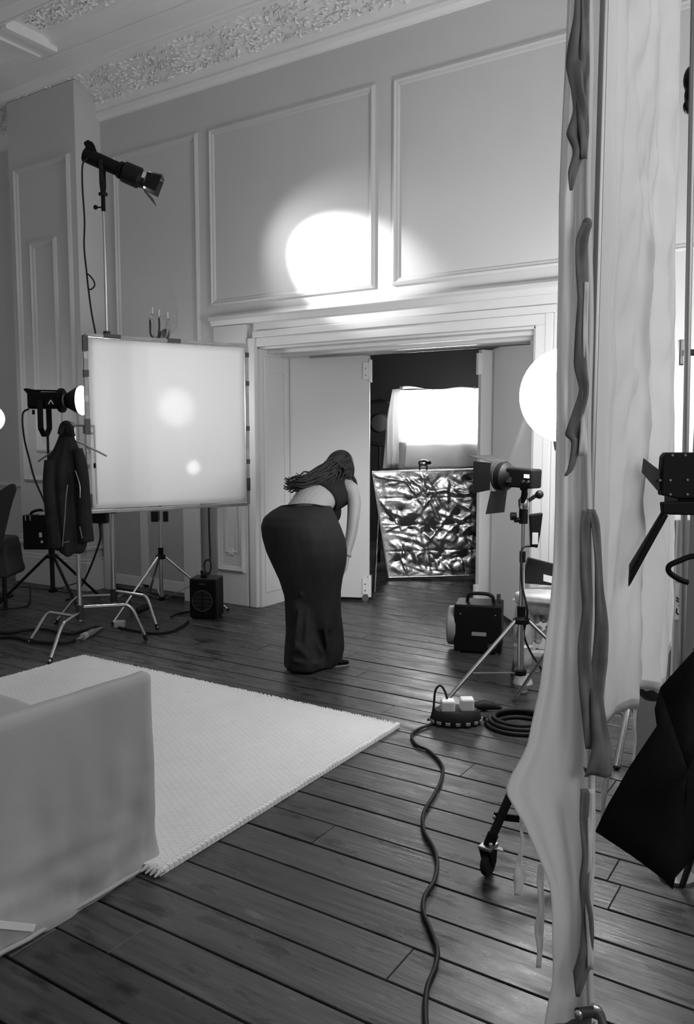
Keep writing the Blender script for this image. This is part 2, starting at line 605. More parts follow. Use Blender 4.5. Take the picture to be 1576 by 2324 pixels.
MB().box((X0, 4.77, ZC), (X1, 5.2, ZC + 0.05)).box((X0, 4.905, ZC - 0.012), (X1, 5.125, ZC)).build('border', CEIL, ce, bevel=0.005)
run_x('cove_strip', [(4.77, ZC), (4.75, ZC + 0.01), (4.73, ZC + 0.03), (4.69, ZC + 0.04), (4.68, ZC + 0.05), (4.77, ZC + 0.05)], X0, X1, CEIL, ce)
rib_x(4.17, 4.336, X0, X1)
rib_x(3.35, 3.50, X0, X1)
rib_x(1.9, 2.1, X0, X1)
rib_x(0.2, 0.4, X0, X1)
for x in (-8.0, -6.23, -3.2, -0.2):
    for y0, y1 in ((4.336, 4.84), (3.5, 4.17), (2.1, 3.35), (0.4, 1.9)):
        b = MB().box((x - 0.13, y0, ZC - 0.012), (x + 0.13, y1, ZC + 0.05))
        b.box((x - 0.13, y0, ZC - 0.03), (x - 0.10, y1, ZC)).box((x + 0.06, y0, ZC - 0.04), (x + 0.13, y1, ZC))
        b.build('rib', CEIL, ce, bevel=0.006)
orn = MB()
for i in range(900):
    x, y = r.uniform(-6.05, -2.4), r.uniform(4.38, 4.64)
    leaf(orn, (x, y, ZC + 0.052), (r.uniform(-.3, .3), r.uniform(-.3, .3), -1), (r.uniform(-1, 1), r.uniform(-1, 1), 0), r.uniform(0.03, 0.09), r.uniform(0.02, 0.04), r.uniform(0.012, 0.03))
oo = orn.build('leaf_ornament', CEIL, ce, smooth=50)
oo['kind'] = 'stuff'

# ------------------------------------------------------------------ side walls, windows, dark room
wl = MB().box((X0 - 0.2, -1.2, -0.03), (X0, YW + TH, 5.1)).build('wall_left', WALL)
structure(wl, 'plain pale wall at the left end of the room', 'wall')
wr = MB()
WIN = ((-0.6, 1.0), (1.9, 3.5))
for y0, y1 in ((-1.2, -0.6), (1.0, 1.9), (3.5, YW)):
    wr.box((X1, y0, -0.03), (X1 + 0.3, y1, 5.1))
for y0, y1 in WIN:
    wr.box((X1, y0, -0.03), (X1 + 0.3, y1, 0.5)).box((X1, y0, 4.3), (X1 + 0.3, y1, 5.1))
wro = wr.build('wall_right', WALL)
structure(wro, 'pale side wall pierced by two tall windows', 'wall')
for i, (y0, y1) in enumerate(WIN):
    f = MB()
    for a, c in ((y0, y0 + 0.07), (y1 - 0.07, y1), ((y0 + y1) / 2 - 0.02, (y0 + y1) / 2 + 0.02)):
        f.box((X1 + 0.12, a, 0.5), (X1 + 0.18, c, 4.3))
    for z in (0.5, 2.37, 4.22):
        f.box((X1 + 0.12, y0, z), (X1 + 0.18, y1, z + 0.08))
    wo = f.build('window_%d' % (i + 1), DOOR)
    structure(wo, ('tall sash window nearer the camera' if i == 0 else 'tall sash window nearer the far wall'), 'window')
    MB().box((X1 - 0.04, y0 - 0.05, 0.46), (X1 + 0.12, y1 + 0.05, 0.5)).build('window_sill', DOOR, wo)
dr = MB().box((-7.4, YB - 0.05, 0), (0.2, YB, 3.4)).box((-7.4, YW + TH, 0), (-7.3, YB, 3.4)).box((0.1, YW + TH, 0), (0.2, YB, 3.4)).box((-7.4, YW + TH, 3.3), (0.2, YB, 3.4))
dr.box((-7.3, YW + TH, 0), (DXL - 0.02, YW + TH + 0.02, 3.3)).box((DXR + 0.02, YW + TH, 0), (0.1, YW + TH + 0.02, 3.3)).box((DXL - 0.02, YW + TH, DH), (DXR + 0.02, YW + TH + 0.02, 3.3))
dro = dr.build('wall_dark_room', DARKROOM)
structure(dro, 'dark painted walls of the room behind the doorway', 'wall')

# ------------------------------------------------------------------ folding doors


def leafdoor(name, a, b, z0, z1, th, label, panels=True):
    a, b = Vector((a[0], a[1], 0)), Vector((b[0], b[1], 0))
    ax = (b - a).normalized()
    ay = Vector((-ax.y, ax.x, 0))
    m = MB().obox((a + b) / 2 + UP * ((z0 + z1) / 2), ax, ay, UP, (b - a).length / 2, th / 2, (z1 - z0) / 2)
    o = m.build(name, DOOR, bevel=0.004)
    structure(o, label, 'door')
    return o, a, b, ax, ay


d1, a, b, ax, ay = leafdoor('door_1', (-4.43, 5.965), (-3.775, 6.27), 0.03, 2.225, 0.045, 'plain white folding door leaf standing open behind the bending woman')
for z in (0.10, 2.05):
    c = b + UP * z
    m = MB().obox(c - ax * 0.035 - ay * 0.03 + UP * 0.04, ax, ay, UP, 0.028, 0.008, 0.075)
    m.obox(c - ay * 0.012 + ax * 0.005 + UP * 0.04, ax, ay, UP, 0.014, 0.03, 0.10)
    h = m.build('hinge', WHITEP, d1, bevel=0.004)
    for q in (0.0, 0.06):
        MB().cyl(c - ax * 0.035 - ay * 0.039 + UP * q, c - ax * 0.035 - ay * 0.043 + UP * q, 0.007, n=10).build('screw', STEEL, h)
MB().lathe(b - ax * 0.035 - ay * 0.03 + UP * 0.03, ay, [(0.03, -0.012), (0.032, 0), (0.03, 0.012)], 16).build('roller', STEEL, d1)
d2, a, b, ax, ay = leafdoor('door_2', (-2.70, 6.55), (-1.99, 5.72), 0.03, 2.245, 0.045, 'plain white folding door leaf on the right side of the doorway')
MB().obox(a + ax * 0.05 - ay * 0.024 + UP * 1.14, ax, ay, UP, 0.004, 0.003, 1.08).build('groove', MGREY, d2)
d3, a, b, ax, ay = leafdoor('door_3', (-2.80, 6.47), (-2.735, 6.57), 0.03, 2.24, 0.05, 'narrow folded door leaf seen edge-on beside the foil board')
for z in (0.06, 2.05):
    MB().obox(a + UP * (z + 0.07) - ay * 0.02 - ax * 0.02, ax, ay, UP, 0.02, 0.02, 0.09).build('hinge', WHITEP, d3, bevel=0.004)
# ------------------------------------------------------------------ rug
def rug_mat():
    m = bpy.data.materials.new('woven_cotton')
    m.use_nodes = True
    nt = m.node_tree
    N, L = nt.nodes, nt.links
    b = N['Principled BSDF']
    b.inputs['Roughness'].default_value = 0.9
    b.inputs['Specular IOR Level'].default_value = 0.1
    tc = N.new('ShaderNodeTexCoord')
    mp = N.new('ShaderNodeMapping')
    mp.inputs['Rotation'].default_value = (0, 0, math.radians(-62))
    L.new(tc.outputs['Object'], mp.inputs[0])
    br = N.new('ShaderNodeTexBrick')
    br.inputs['Scale'].default_value = 9.0
    br.inputs['Mortar Size'].default_value = 0.02
    br.inputs['Mortar Smooth'].default_value = 0.9
    br.inputs['Brick Width'].default_value = 0.5
    br.inputs['Row Height'].default_value = 0.1
    br.inputs['Color1'].default_value = (0.78, 0.78, 0.78, 1)
    br.inputs['Color2'].default_value = (0.70, 0.70, 0.70, 1)
    br.inputs['Mortar'].default_value = (0.50, 0.50, 0.50, 1)
    L.new(mp.outputs[0], br.inputs['Vector'])
    nz = N.new('ShaderNodeTexNoise')
    nz.inputs['Scale'].default_value = 5
    nz.inputs['Detail'].default_value = 4
    L.new(tc.outputs['Object'], nz.inputs['Vector'])
    mx = N.new('ShaderNodeMix')
    mx.data_type = 'RGBA'
    mx.blend_type = 'MIX'
    L.new(nz.outputs['Fac'], mx.inputs['Factor'])
    mx.inputs['A'].default_value = (0.78, 0.78, 0.78, 1)
    L.new(br.outputs['Color'], mx.inputs['B'])
    L.new(mx.outputs['Result'], b.inputs['Base Color'])
    bp = N.new('ShaderNodeBump')
    bp.inputs['Strength'].default_value = 0.5
    bp.inputs['Distance'].default_value = 0.006
    bp.invert = True
    L.new(br.outputs['Fac'], bp.inputs['Height'])
    L.new(bp.outputs[0], b.inputs['Normal'])
    return m


RUGM = rug_mat()
RX0, RX1, RY0, RY1 = -4.43, -1.96, 1.87, 3.56
rug = thing('rug', 'large pale woven rug spread on the boards in front of the white sofa', 'rug', ((RX0 + RX1) / 2, (RY0 + RY1) / 2, 0))


def rz(x, y):
    e = min(x - RX0, RX1 - x, y - RY0, RY1 - y)
    w = 0.007 * noise.noise(Vector((x * 3.1, y * 3.7, 0))) + 0.010 * max(0, 1 - abs((y - 2.0) + (x + 2.3) * 0.5) * 7) * max(0, 1 - abs(x + 2.2) * 2.5)
    return 0.013 + max(0, w) + (0.004 if e < 0.03 else 0)


rows = []
for i in range(41):
    y = RY0 + (RY1 - RY0) * i / 40
    rows.append([Vector((RX0 + (RX1 - RX0) * j / 60, y, rz(RX0 + (RX1 - RX0) * j / 60, y))) for j in range(61)])
b = MB().grid(rows)
n = 61
rim = list(range(0, n)) + [i * n + n - 1 for i in range(1, 41)] + [40 * n + j for j in range(n - 2, -1, -1)] + [i * n for i in range(39, 0, -1)]
o = len(b.v)
b.v += [Vector((b.v[i].x, b.v[i].y, 0.001)) for i in rim]
b.f += [(rim[i], o + i, o + (i + 1) % len(rim), rim[(i + 1) % len(rim)]) for i in range(len(rim))]
b.build('weave', RUGM, rug, smooth=60)
# bound long edge and knotted ends
b = MB()
for x in (RX1 - 0.012,):
    b.tube([(x, RY0 + (RY1 - RY0) * i / 30, 0.016 + 0.002 * math.sin(i * 1.7)) for i in range(31)], 0.012, 8)
b.build('bound_edge', RUGM, rug, smooth=60)
b = MB()
rr = random.Random(8)
for i in range(170):
    x = RX0 + (RX1 - RX0) * (i + 0.5) / 170
    b.ball((x, RY1 + rr.uniform(-0.004, 0.008), 0.013), (0.0065, 0.010, 0.010), 6, 4)
for i in range(110):
    y = RY0 + (RY1 - RY0) * (i + 0.5) / 110
    b.ball((RX0 - rr.uniform(-0.004, 0.006), y, 0.013), (0.009, 0.007, 0.009), 6, 4)
fo = b.build('knotted_edge', RUGM, rug, smooth=80)
fo['kind'] = 'stuff'
b = MB()
for i in range(4):
    b.tube([(RX1 - 0.05 + 0.016 * i, RY0 + 0.02, 0.018), (RX1 - 0.06 + 0.02 * i, RY0 - 0.004, 0.02), (RX1 - 0.07 + 0.022 * i, RY0 - 0.022, 0.008)], [0.011, 0.009, 0.004], 6)
b.build('loose_threads', RUGM, rug, smooth=80)['kind'] = 'stuff'

# ------------------------------------------------------------------ sofa under a white cover
sofa = thing('sofa', 'low sofa under a loose white cotton cover at the left edge', 'sofa', (-2.7, 1.3, 0))


def sofa_block(x0, x1, y0, y1, z0, z1, rad, wr, name, flare=0.0):
    """rounded block with soft wrinkles, draped to the floor"""
    nx, ny, nz = 10, 60, 36
    c = Vector(((x0 + x1) / 2, (y0 + y1) / 2, (z0 + z1) / 2))
    h = Vector(((x1 - x0) / 2, (y1 - y0) / 2, (z1 - z0) / 2))
    m = MB()

    def put(p):
        q = Vector((max(-h.x + rad, min(h.x - rad, p.x)), max(-h.y + rad, min(h.y - rad, p.y)), min(h.z - rad, p.z)))
        d = p - q
        if d.length > 1e-6:
            d = d.normalized() * rad
        p2 = q + d if d.length else p
        w = c + p2
        low = max(0.0, 1 - w.z / (z1 * 0.75))
        s = noise.noise(Vector((w.x * 5, w.y * 6, w.z * 2.5))) * 0.7 + noise.noise(Vector((w.x * 11, w.y * 13, w.z * 5))) * 0.4
        s += low * (0.5 * noise.noise(Vector((w.x * 8, w.y * 9 + w.z * 7, w.z * 16))) + 0.35 * noise.noise(Vector((w.x * 8, w.y * 22 - w.z * 5, w.z * 9))))
        nrm = Vector((p2.x / h.x if abs(p2.x) > h.x - rad * 1.2 else 0, p2.y / h.y if abs(p2.y) > h.y - rad * 1.2 else 0, 0.6 if p2.z > h.z - rad else 0))
        if nrm.length:
            nrm.normalize()
        return w + nrm * (s * wr * (0.25 + low) + flare * low * low)

    def lin(a, b, n):
        return [a + (b - a) * i / n for i in range(n + 1)]
    for s in (-1, 1):
        m.grid([[put(Vector((s * h.x, y, z))) for y in lin(-h.y, h.y, ny)] for z in lin(-h.z, h.z, nz)])
        m.grid([[put(Vector((x, s * h.y, z))) for x in lin(-h.x, h.x, nx)] for z in lin(-h.z, h.z, nz)])
    m.grid([[put(Vector((x, y, h.z))) for y in lin(-h.y, h.y, ny)] for x in lin(-h.x, h.x, nx)])
    return m.build(name, SOFAM, sofa, smooth=180)


sofa_block(-2.115, -2.05, 0.35, 1.955, 0.0, 0.69, 0.030, 0.026, 'arm', 0.018)
sofa_block(-4.0, -2.10, 0.35, 1.60, 0.0, 0.66, 0.06, 0.010, 'back')
sofa_block(-4.0, -2.10, 1.55, 1.90, 0.0, 0.36, 0.05, 0.008, 'seat')
# hem of the cover with its turned-up corner and a small tape patch
b = MB().tube([(-2.032 + 0.006 * math.sin(i * 1.3), 0.40 + 1.5 * i / 24, 0.012 + 0.004 * math.sin(i)) for i in range(25)], 0.008, 6)
b.build('hem', SOFAM, sofa, smooth=80)
pa_, pb_ = on_x(-6, 2098, -2.030), on_x(78, 2106, -2.030)
b = MB().bar(pa_, pb_, 0.004, 0.020)
b.build('tape_patch', WHITEP, sofa)
# ------------------------------------------------------------------ stand builders
def spot(name, loc, target, watts, size, blend, radius, parent):
    l = bpy.data.lights.new(name, 'SPOT')
    l.energy = watts
    l.spot_size = math.radians(size)
    l.spot_blend = blend
    l.shadow_soft_size = radius
    o = bpy.data.objects.new(name, l)
    COL.objects.link(o)
    o.parent = parent
    o.location = Vector(loc) - ROOT[parent.name]
    o.rotation_euler = (Vector(target) - Vector(loc)).to_track_quat('-Z', 'Y').to_euler()
    return o


def tripod(name, label, c, top, hubz, feet, m, group=None, r=0.016, brace=0.45, colbase=0.1, lm=None, knobs=(), cat='stand'):
    """c = foot of the column on the floor, feet = list of (x,y)"""
    c = Vector((c[0], c[1], 0))
    t = thing(name, label, cat, c, group)
    lm = lm or m
    segs = [colbase, hubz + 0.05, (hubz + top) * 0.55, top] if top > hubz + 0.5 else [colbase, hubz + 0.05, top]
    for i in range(len(segs) - 1):
        rr = r * (1.0 - 0.22 * i)
        MB().cyl(c + UP * segs[i], c + UP * segs[i + 1], rr).build('column', m, t, smooth=40)
        if i:
            MB().cyl(c + UP * (segs[i] - 0.03), c + UP * (segs[i] + 0.03), rr * 1.7).build('collar', BLACKP, t, smooth=40)
    MB().lathe(c + UP * (hubz - 0.02), UP, [(r * 1.2, 0), (r * 2.6, 0.005), (r * 2.6, 0.03), (r * 1.3, 0.045)], 16).build('hub', BLACKP, t, smooth=40)
    MB().lathe(c + UP * (colbase), UP, [(r * 1.2, 0), (r * 1.9, 0.005), (r * 1.9, 0.03), (r * 1.2, 0.035)], 16).build('lower_collar', BLACKP, t, smooth=40)
    for f in feet:
        F = Vector((f[0], f[1], 0.012))
        dv = (F - c)
        dv.z = 0
        dv.normalize()
        A = c + dv * r * 2.2 + UP * hubz
        lg = MB().cyl(A, F, r * 0.62, n=12).build('leg', lm, t, smooth=40)
        MB().ball(F, (0.014, 0.014, 0.012), 10, 6).build('rubber_foot', RUBBER, lg, smooth=60)
        B = A.lerp(F, brace)
        s = dv.cross(UP)
        MB().bar(c + dv * r * 1.5 + UP * (colbase + 0.018), B, 0.012, 0.006).build('brace', lm, t)
    for z, a in knobs:
        d = Vector((math.cos(a), math.sin(a), 0))
        MB().cyl(c + UP * z, c + UP * z + d * 0.045, 0.006).ball(c + UP * z + d * 0.055, (0.016, 0.016, 0.02), 10, 8).build('knob', BLACKP, t, smooth=50)
    return t


def turtle(name, label, c, top, legs, m, hubz=0.26, r=0.017, segz=(), cat='stand', group=None):
    """stand with three bent tube legs; legs = list of (elbow xy, elbow z, foot xy)"""
    c = Vector((c[0], c[1], 0))
    t = thing(name, label, cat, c, group)
    zs = [hubz - 0.10] + list(segz) + [top]
    for i in range(len(zs) - 1):
        MB().cyl(c + UP * zs[i], c + UP * zs[i + 1], r * (1 - 0.2 * i)).build('column', m, t, smooth=40)
        if i:
            MB().cyl(c + UP * (zs[i] - 0.03), c + UP * (zs[i] + 0.02), r * 1.5).build('collar', DGREY, t, smooth=40)
    for i, (e, ez, f) in enumerate(legs):
        E_, F_ = Vector((e[0], e[1], ez)), Vector((f[0], f[1], 0.012))
        z0 = hubz - 0.035 * i
        dv = Vector((E_.x - c.x, E_.y - c.y, 0)).normalized()
        MB().cyl(c + UP * (z0 - 0.018), c + UP * (z0 + 0.018), r * 1.55).build('hub', DGREY, t, smooth=40)
        A = c + dv * r + UP * z0
        p = [A, A.lerp(E_, 0.45), A.lerp(E_, 0.80), E_.lerp(A, 0.06) + UP * -0.003, E_.lerp(F_, 0.18), E_.lerp(F_, 0.55), F_]
        lg = MB().tube(smooth_path(p, 4), r * 0.72, 10).build('leg', m, t, smooth=50)
        MB().cyl(F_ - UP * 0.010, F_ + (E_ - F_).normalized() * 0.03, r * 0.85, n=10).build('rubber_foot', RUBBER, lg, smooth=50)
    return t


def flap(b, p0, p1, p2, p3, th=0.003):
    """thin sheet-metal flap with real thickness"""
    p0, p1, p2, p3 = (Vector(p) for p in (p0, p1, p2, p3))
    n = (p1 - p0).cross(p3 - p0).normalized() * th
    return b.prism([p0, p1, p2, p3], n)


# ------------------------------------------------------------------ high spotlight on its tall stand
FX = Vector((-5.02, 4.36, 0))
fst = turtle('light_stand', 'tall thin steel stand with bent legs behind the white panel carrying the spotlight', FX, 3.32,
             [((-4.72, 4.43), 0.25, (-4.60, 4.42)), ((-5.30, 4.22), 0.22, (-5.42, 4.10)), ((-5.2, 4.66), 0.2, (-5.28, 4.78))], CHROME, 0.27, 0.018, (1.2, 2.3))
M0 = on_d(243, 440, 6.38)
FX2 = Vector((FX.x, FX.y, M0.z))
MB().cyl(FX2 - UP * 0.13, FX2 - UP * 0.02, 0.016).build('spigot', BLACKP, fst, smooth=40)
MB().cyl(FX2 - UP * 0.10, FX2 - UP * 0.10 - RGT * 0.05, 0.006).ball(FX2 - UP * 0.10 - RGT * 0.06, 0.018, 10, 8).build('knob', BLACKP, fst, smooth=50)
HOT = Vector((-3.63, 5.5, 2.88))
pivot = Vector((FX.x, FX.y, on_d(243, 368, 6.38).z))
aim = (HOT - pivot).normalized()
su, sv, _ = frame_of(aim)            # su sideways, sv up
SS = 0.74
spl = thing('spotlight', 'black tubular spotlight with barn doors high on the left, aimed at the wall', 'spotlight', pivot - UP * 0.27)


def tubeprof(l):
    return [(r_ * SS, h_ * SS) for r_, h_ in l]


MB().lathe(pivot, aim, tubeprof([(0.055, -0.20), (0.072, -0.19), (0.075, -0.02), (0.070, 0.10), (0.072, 0.17), (0.088, 0.185), (0.088, 0.215), (0.070, 0.225)]), 20).build('body', BLACKP, spl, smooth=35)


def sp_(a_, v_, u_):
    return pivot + (aim * a_ + sv * v_ + su * u_) * SS


MB().prism([sp_(-0.19, 0.06, -.04), sp_(-0.23, 0.10, -.04), sp_(-0.20, 0.145, -.04), sp_(-0.14, 0.14, -.04), sp_(-0.07, 0.06, -.04)], su * 0.08 * SS).build('rear_handle', BLACKP, spl, bevel=0.008)
MB().lathe(pivot, aim, tubeprof([(0.06, 0.22), (0.105, 0.235), (0.108, 0.40), (0.092, 0.415), (0.085, 0.43), (0.085, 0.47), (0.075, 0.475)]), 24).build('lens_tube', BLACK, spl, smooth=35)
MB().lathe(pivot, aim, tubeprof([(0.07, 0.468), (0.074, 0.478), (0.05, 0.486), (0.02, 0.49)]), 24).build('lens', LAMPON, spl, smooth=60)
sn = -1 if su.dot(FH) > 0 else 1
MB().obox(sp_(0.45, 0.03, 0.088 * sn), aim, su, sv, 0.012, 0.004, 0.024).build('latch', LGREY, spl)
e = 0.085
for s_, l0, spread, w1 in ((1, 0.15, 0.02, 0.11), (-1, 0.16, 0.085, 0.13)):
    flap(MB(), sp_(0.475, s_ * e, -e), sp_(0.475, s_ * e, e), sp_(0.475 + l0, s_ * (e + spread), w1), sp_(0.475 + l0, s_ * (e + spread), -w1)).build('barn_door', DGREY, spl)
for s_ in (1, -1):
    flap(MB(), sp_(0.475, -e * .9, s_ * e), sp_(0.475, e * .9, s_ * e), sp_(0.62, 0.09, s_ * (e + .02)), sp_(0.62, -0.08, s_ * (e + .02))).build('barn_door', BLACK, spl)
b = MB()
for s_ in (1, -1):
    b.bar(pivot + su * (s_ * 0.062), pivot + su * (s_ * 0.062) - UP * 0.17, 0.03, 0.01, su)
    b.bar(pivot + su * (s_ * 0.062) - UP * 0.17, pivot - UP * 0.235 + su * (s_ * 0.012), 0.03, 0.012, su)
b.box(pivot + Vector((-0.025, -0.025, -0.25)), pivot + Vector((0.025, 0.025, -0.225)))
b.build('yoke', BLACK, spl, bevel=0.004)
spot('spotlight_beam', pivot + aim * 0.46, HOT, 320, 34, 0.55, 0.03, spl)
spot('spotlight_spill', pivot + aim * 0.46, HOT, 45, 66, 1.0, 0.05, spl)

pts = [on_d(*p) for p in ((200, 358, 6.3), (188, 372, 6.3), (187, 420, 6.32), (192, 500, 6.32), (191, 560, 6.3), (197, 620, 6.25), (200, 650, 6.22), (208, 710, 6.2), (217, 758, 6.16), (222, 800, 6.2))]
cb = MB().tube(smooth_path(pts, 5), 0.007, 8)
lp = [on_d(*p) for p in ((197, 620, 6.24), (206, 628, 6.22), (214, 640, 6.22), (214, 650, 6.22), (206, 657, 6.22), (201, 655, 6.22))]
cb.tube(smooth_path(lp, 5), 0.006, 8)
tag(cb.build('power_cable', RUBBER, smooth=60), 'black cable hanging from the high spotlight down behind the panel', 'cable')

# ------------------------------------------------------------------ glowing diffusion panel
PD = Vector((math.sin(math.radians(24.4)), math.cos(math.radians(24.4)), 0))
A0 = on_d(198, 960, 5.72)
A0.z = 0
PWD = 1.245
PZ0, PZ1 = on_d(205, 1162, 5.72).z, on_d(190, 760, 5.72).z
pan = thing('diffusion_panel', 'big square white diffusion panel glowing with lamp light on the left', 'panel', A0 + PD * PWD / 2 + UP * PZ0)
PN = PD.cross(UP)                     # towards the room
W = 24
rows = [[A0 + PD * (0.02 + (PWD - 0.04) * j / W) + UP * (PZ0 + 0.02 + (PZ1 - PZ0 - 0.04) * i / W) + PN * (0.004 * noise.noise(Vector((i * 0.3, j * 0.3, 0)))) for j in range(W + 1)] for i in range(W + 1)]
MB().grid(rows).build('cloth', DIFF, pan, smooth=180, thick=0.0012)
FR = mat('grey_frame', 0.30, 0.4, var=0.2, scale=8)
for p, q, nm in ((0, PZ0, 'a'), (0, PZ1, 'b')):
    MB().bar(A0 + UP * q, A0 + PD * PWD + UP * q, 0.03, 0.024).build('frame_rail', FR, pan, bevel=0.004)
for s in (0.0, PWD):
    MB().bar(A0 + PD * s + UP * PZ0, A0 + PD * s + UP * PZ1, 0.024, 0.03, PD).build('frame_rail', FR, pan, bevel=0.004)
for s0, s1 in ((0.13, 0.25), (0.60, 0.70)):
    MB().bar(A0 + PD * s0 + UP * PZ1 + PN * 0.003, A0 + PD * s1 + UP * PZ1 + PN * 0.003, 0.034, 0.030).build('tape_strip', TAPE, pan)
for z0, z1 in ((0.03, 0.13), (0.55, 0.66), (0.95, 1.0), (1.13, 1.24)):
    MB().bar(A0 + UP * (PZ0 + z0) + PN * 0.003, A0 + UP * (PZ0 + z1) + PN * 0.003, 0.030, 0.036, PD).build('tape_strip', TAPE, pan)
for z in (0.16, 0.34, 0.6, 0.95, 1.17):
    MB().obox(A0 + PD * PWD + UP * (PZ0 + z) + PN * 0.012, PD, PN, UP, 0.012, 0.012, 0.018 if z != 0.16 else 0.05).build('clip', TAPE, pan)
for z in (0.45, 0.8, 1.1):
    MB().obox(A0 + UP * (PZ0 + z) + PN * 0.016 - PD * 0.004, PD, PN, UP, 0.012, 0.008, 0.022).build('clip', LGREY, pan)

# ------------------------------------------------------------------ chrome tripod below the panel with a small lamp behind it
tp = tripod('light_stand', 'chrome tripod stand under the right half of the white panel', (-5.07, 4.93), 1.22, on_d(364, 1264, 6.88).z, ((-5.02, 4.34), (-4.59, 5.24), (-5.50, 5.17)), CHROME, r=0.017, colbase=0.09, brace=0.5)
p = Vector((-5.07, 4.93, 1.22))
sp2 = thing('lamp', 'small dark lamp on the chrome tripod hidden behind the white panel', 'lamp', p)
T2 = on_d(432, 1072, 6.1)
T2 = A0 + PD * 0.79 + UP * (PZ0 + 0.30)
dv = (T2 - (p + UP * 0.07)).normalized()
MB().lathe(p + UP * 0.07, dv, [(0.03, -0.10), (0.045, -0.09), (0.045, 0.05), (0.06, 0.09), (0.055, 0.09), (0.04, 0.05)], 18).build('body', BLACK, sp2, smooth=40)
MB().lathe(p + UP * 0.07, dv, [(0.04, 0.05), (0.03, 0.06)], 18).build('lens', LAMPON, sp2, smooth=40)
MB().cyl(p, p + UP * 0.04, 0.014).build('foot', BLACK, sp2, smooth=40)
spot('small_lamp_beam', p + UP * 0.07 + dv * 0.12, T2, 30, 11, 1.0, 0.01, sp2)
bx = on_d(352, 1172, 6.8)
tag(MB().obox(bx, RGT, FH, UP, 0.03, 0.025, 0.045).obox(bx + RGT * 0.09, RGT, FH, UP, 0.02, 0.02, 0.045).build('clamp', BLACK, bevel=0.006), 'black clamp on the tripod column just below the panel', 'clamp')

# ------------------------------------------------------------------ chrome stand with bent legs that carries the jacket
CS = Vector((-4.74, 3.80, 0))
cst = turtle('c_stand', 'chrome stand with three bent legs carrying the hanging jacket', CS, on_d(150, 966, 5.76).z,
             [((-4.50, 4.06), 0.27, (-4.43, 4.14)), ((-4.58, 3.52), 0.22, (-4.49, 3.34)), ((-5.0, 3.72), 0.22, (-5.06, 3.60))], CHROME, 0.27, 0.018, (1.05,))
ZA = on_d(150, 966, 5.76).z
topc = Vector((CS.x, CS.y, ZA))
b = MB()
b.bar(topc - RGT * 0.07, topc + RGT * 0.14, 0.014, 0.014).bar(topc + RGT * 0.06 - UP * 0.05, topc + RGT * 0.14 - UP * 0.05, 0.014, 0.014).bar(topc + RGT * 0.14 + UP * 0.005, topc + RGT * 0.145 - UP * 0.55, 0.012, 0.012)
b.build('arm', STEEL, cst, bevel=0.003)
MB().obox(topc + RGT * 0.085 - UP * 0.025, RGT, FH, UP, 0.02, 0.02, 0.03).build('grip_head', CHROME, cst, bevel=0.004)

# hanger
hz = on_d(150, 985, 5.66)
hx = Vector((topc.x, topc.y, 0)) - FH * 0.06
H0 = Vector((hx.x, hx.y, on_d(155, 1005, 5.7).z))
hanger = thing('coat_hanger', 'grey coat hanger tilted on the stand beside the white panel', 'hanger', H0)
HL, HR = on_d(87, 1047, 5.72), on_d(242, 1035, 5.68)
b = MB().tube(smooth_path([HL, HL.lerp(H0, 0.35) + UP * 0.01, H0 + UP * 0.015, HR.lerp(H0, 0.35) + UP * 0.01, HR], 6), 0.011, 8, flat=0.6)
b.build('shoulder_bar', MGREY, hanger, smooth=60)
hk = [H0 + UP * 0.01, H0 + UP * 0.07, H0 + UP * 0.12 + RGT * 0.025, H0 + UP * 0.145, H0 + UP * 0.125 - RGT * 0.022]
MB().tube(smooth_path(hk, 5), 0.004, 8).build('hook', STEEL, hanger, smooth=60)
MB().cyl(HR - UP * 0.05 - RGT * 0.085, HR - UP * 0.085 - RGT * 0.085, 0.008, n=8).build('clip', BLACKP, hanger, smooth=60)

# jacket: one draped mesh built from rings that hang off the hanger
jd = 5.66
jk = thing('jacket', 'black zip jacket hanging from the chrome stand left of the panel', 'jacket', on_d(152, 1250, jd))
prof = [  # image row, left edge, right edge, half depth
    (962, 141, 152, .03), (975, 138, 160, .035), (995, 133, 170, .045), (1020, 122, 180, .06), (1042, 108, 184, .075), (1060, 102, 187, .085),
    (1085, 101, 189, .09), (1120, 102, 191, .09), (1160, 104, 194, .09), (1200, 110, 198, .085), (1225, 114, 201, .08), (1243, 118, 199, .075), (1254, 124, 192, .07)]
rings = []
N = 40
for py, xl, xr, dp in prof:
    c = on_d((xl + xr) / 2, py, jd)
    hw = (xr - xl) / 2 * jd / FPX
    g = []
    for k in range(N):
        a = 2 * math.pi * k / N
        fold = 1 + 0.10 * math.sin(k * 1.57 + py * 0.004) * min(1, (py - 960) / 90) + 0.05 * math.sin(k * 2.9 + py * 0.013)
        hem = 0.0
        if py > 1220:
            hem = 0.03 * math.sin(a * 2 + 0.8) + 0.02 * math.sin(a * 5)
        g.append(c + RGT * (hw * math.cos(a)) + FH * (dp * math.sin(a) * fold) + UP * hem)
    rings.append(g)
MB().loft(rings).build('body', JACKETM, jk, smooth=180, sub=1)
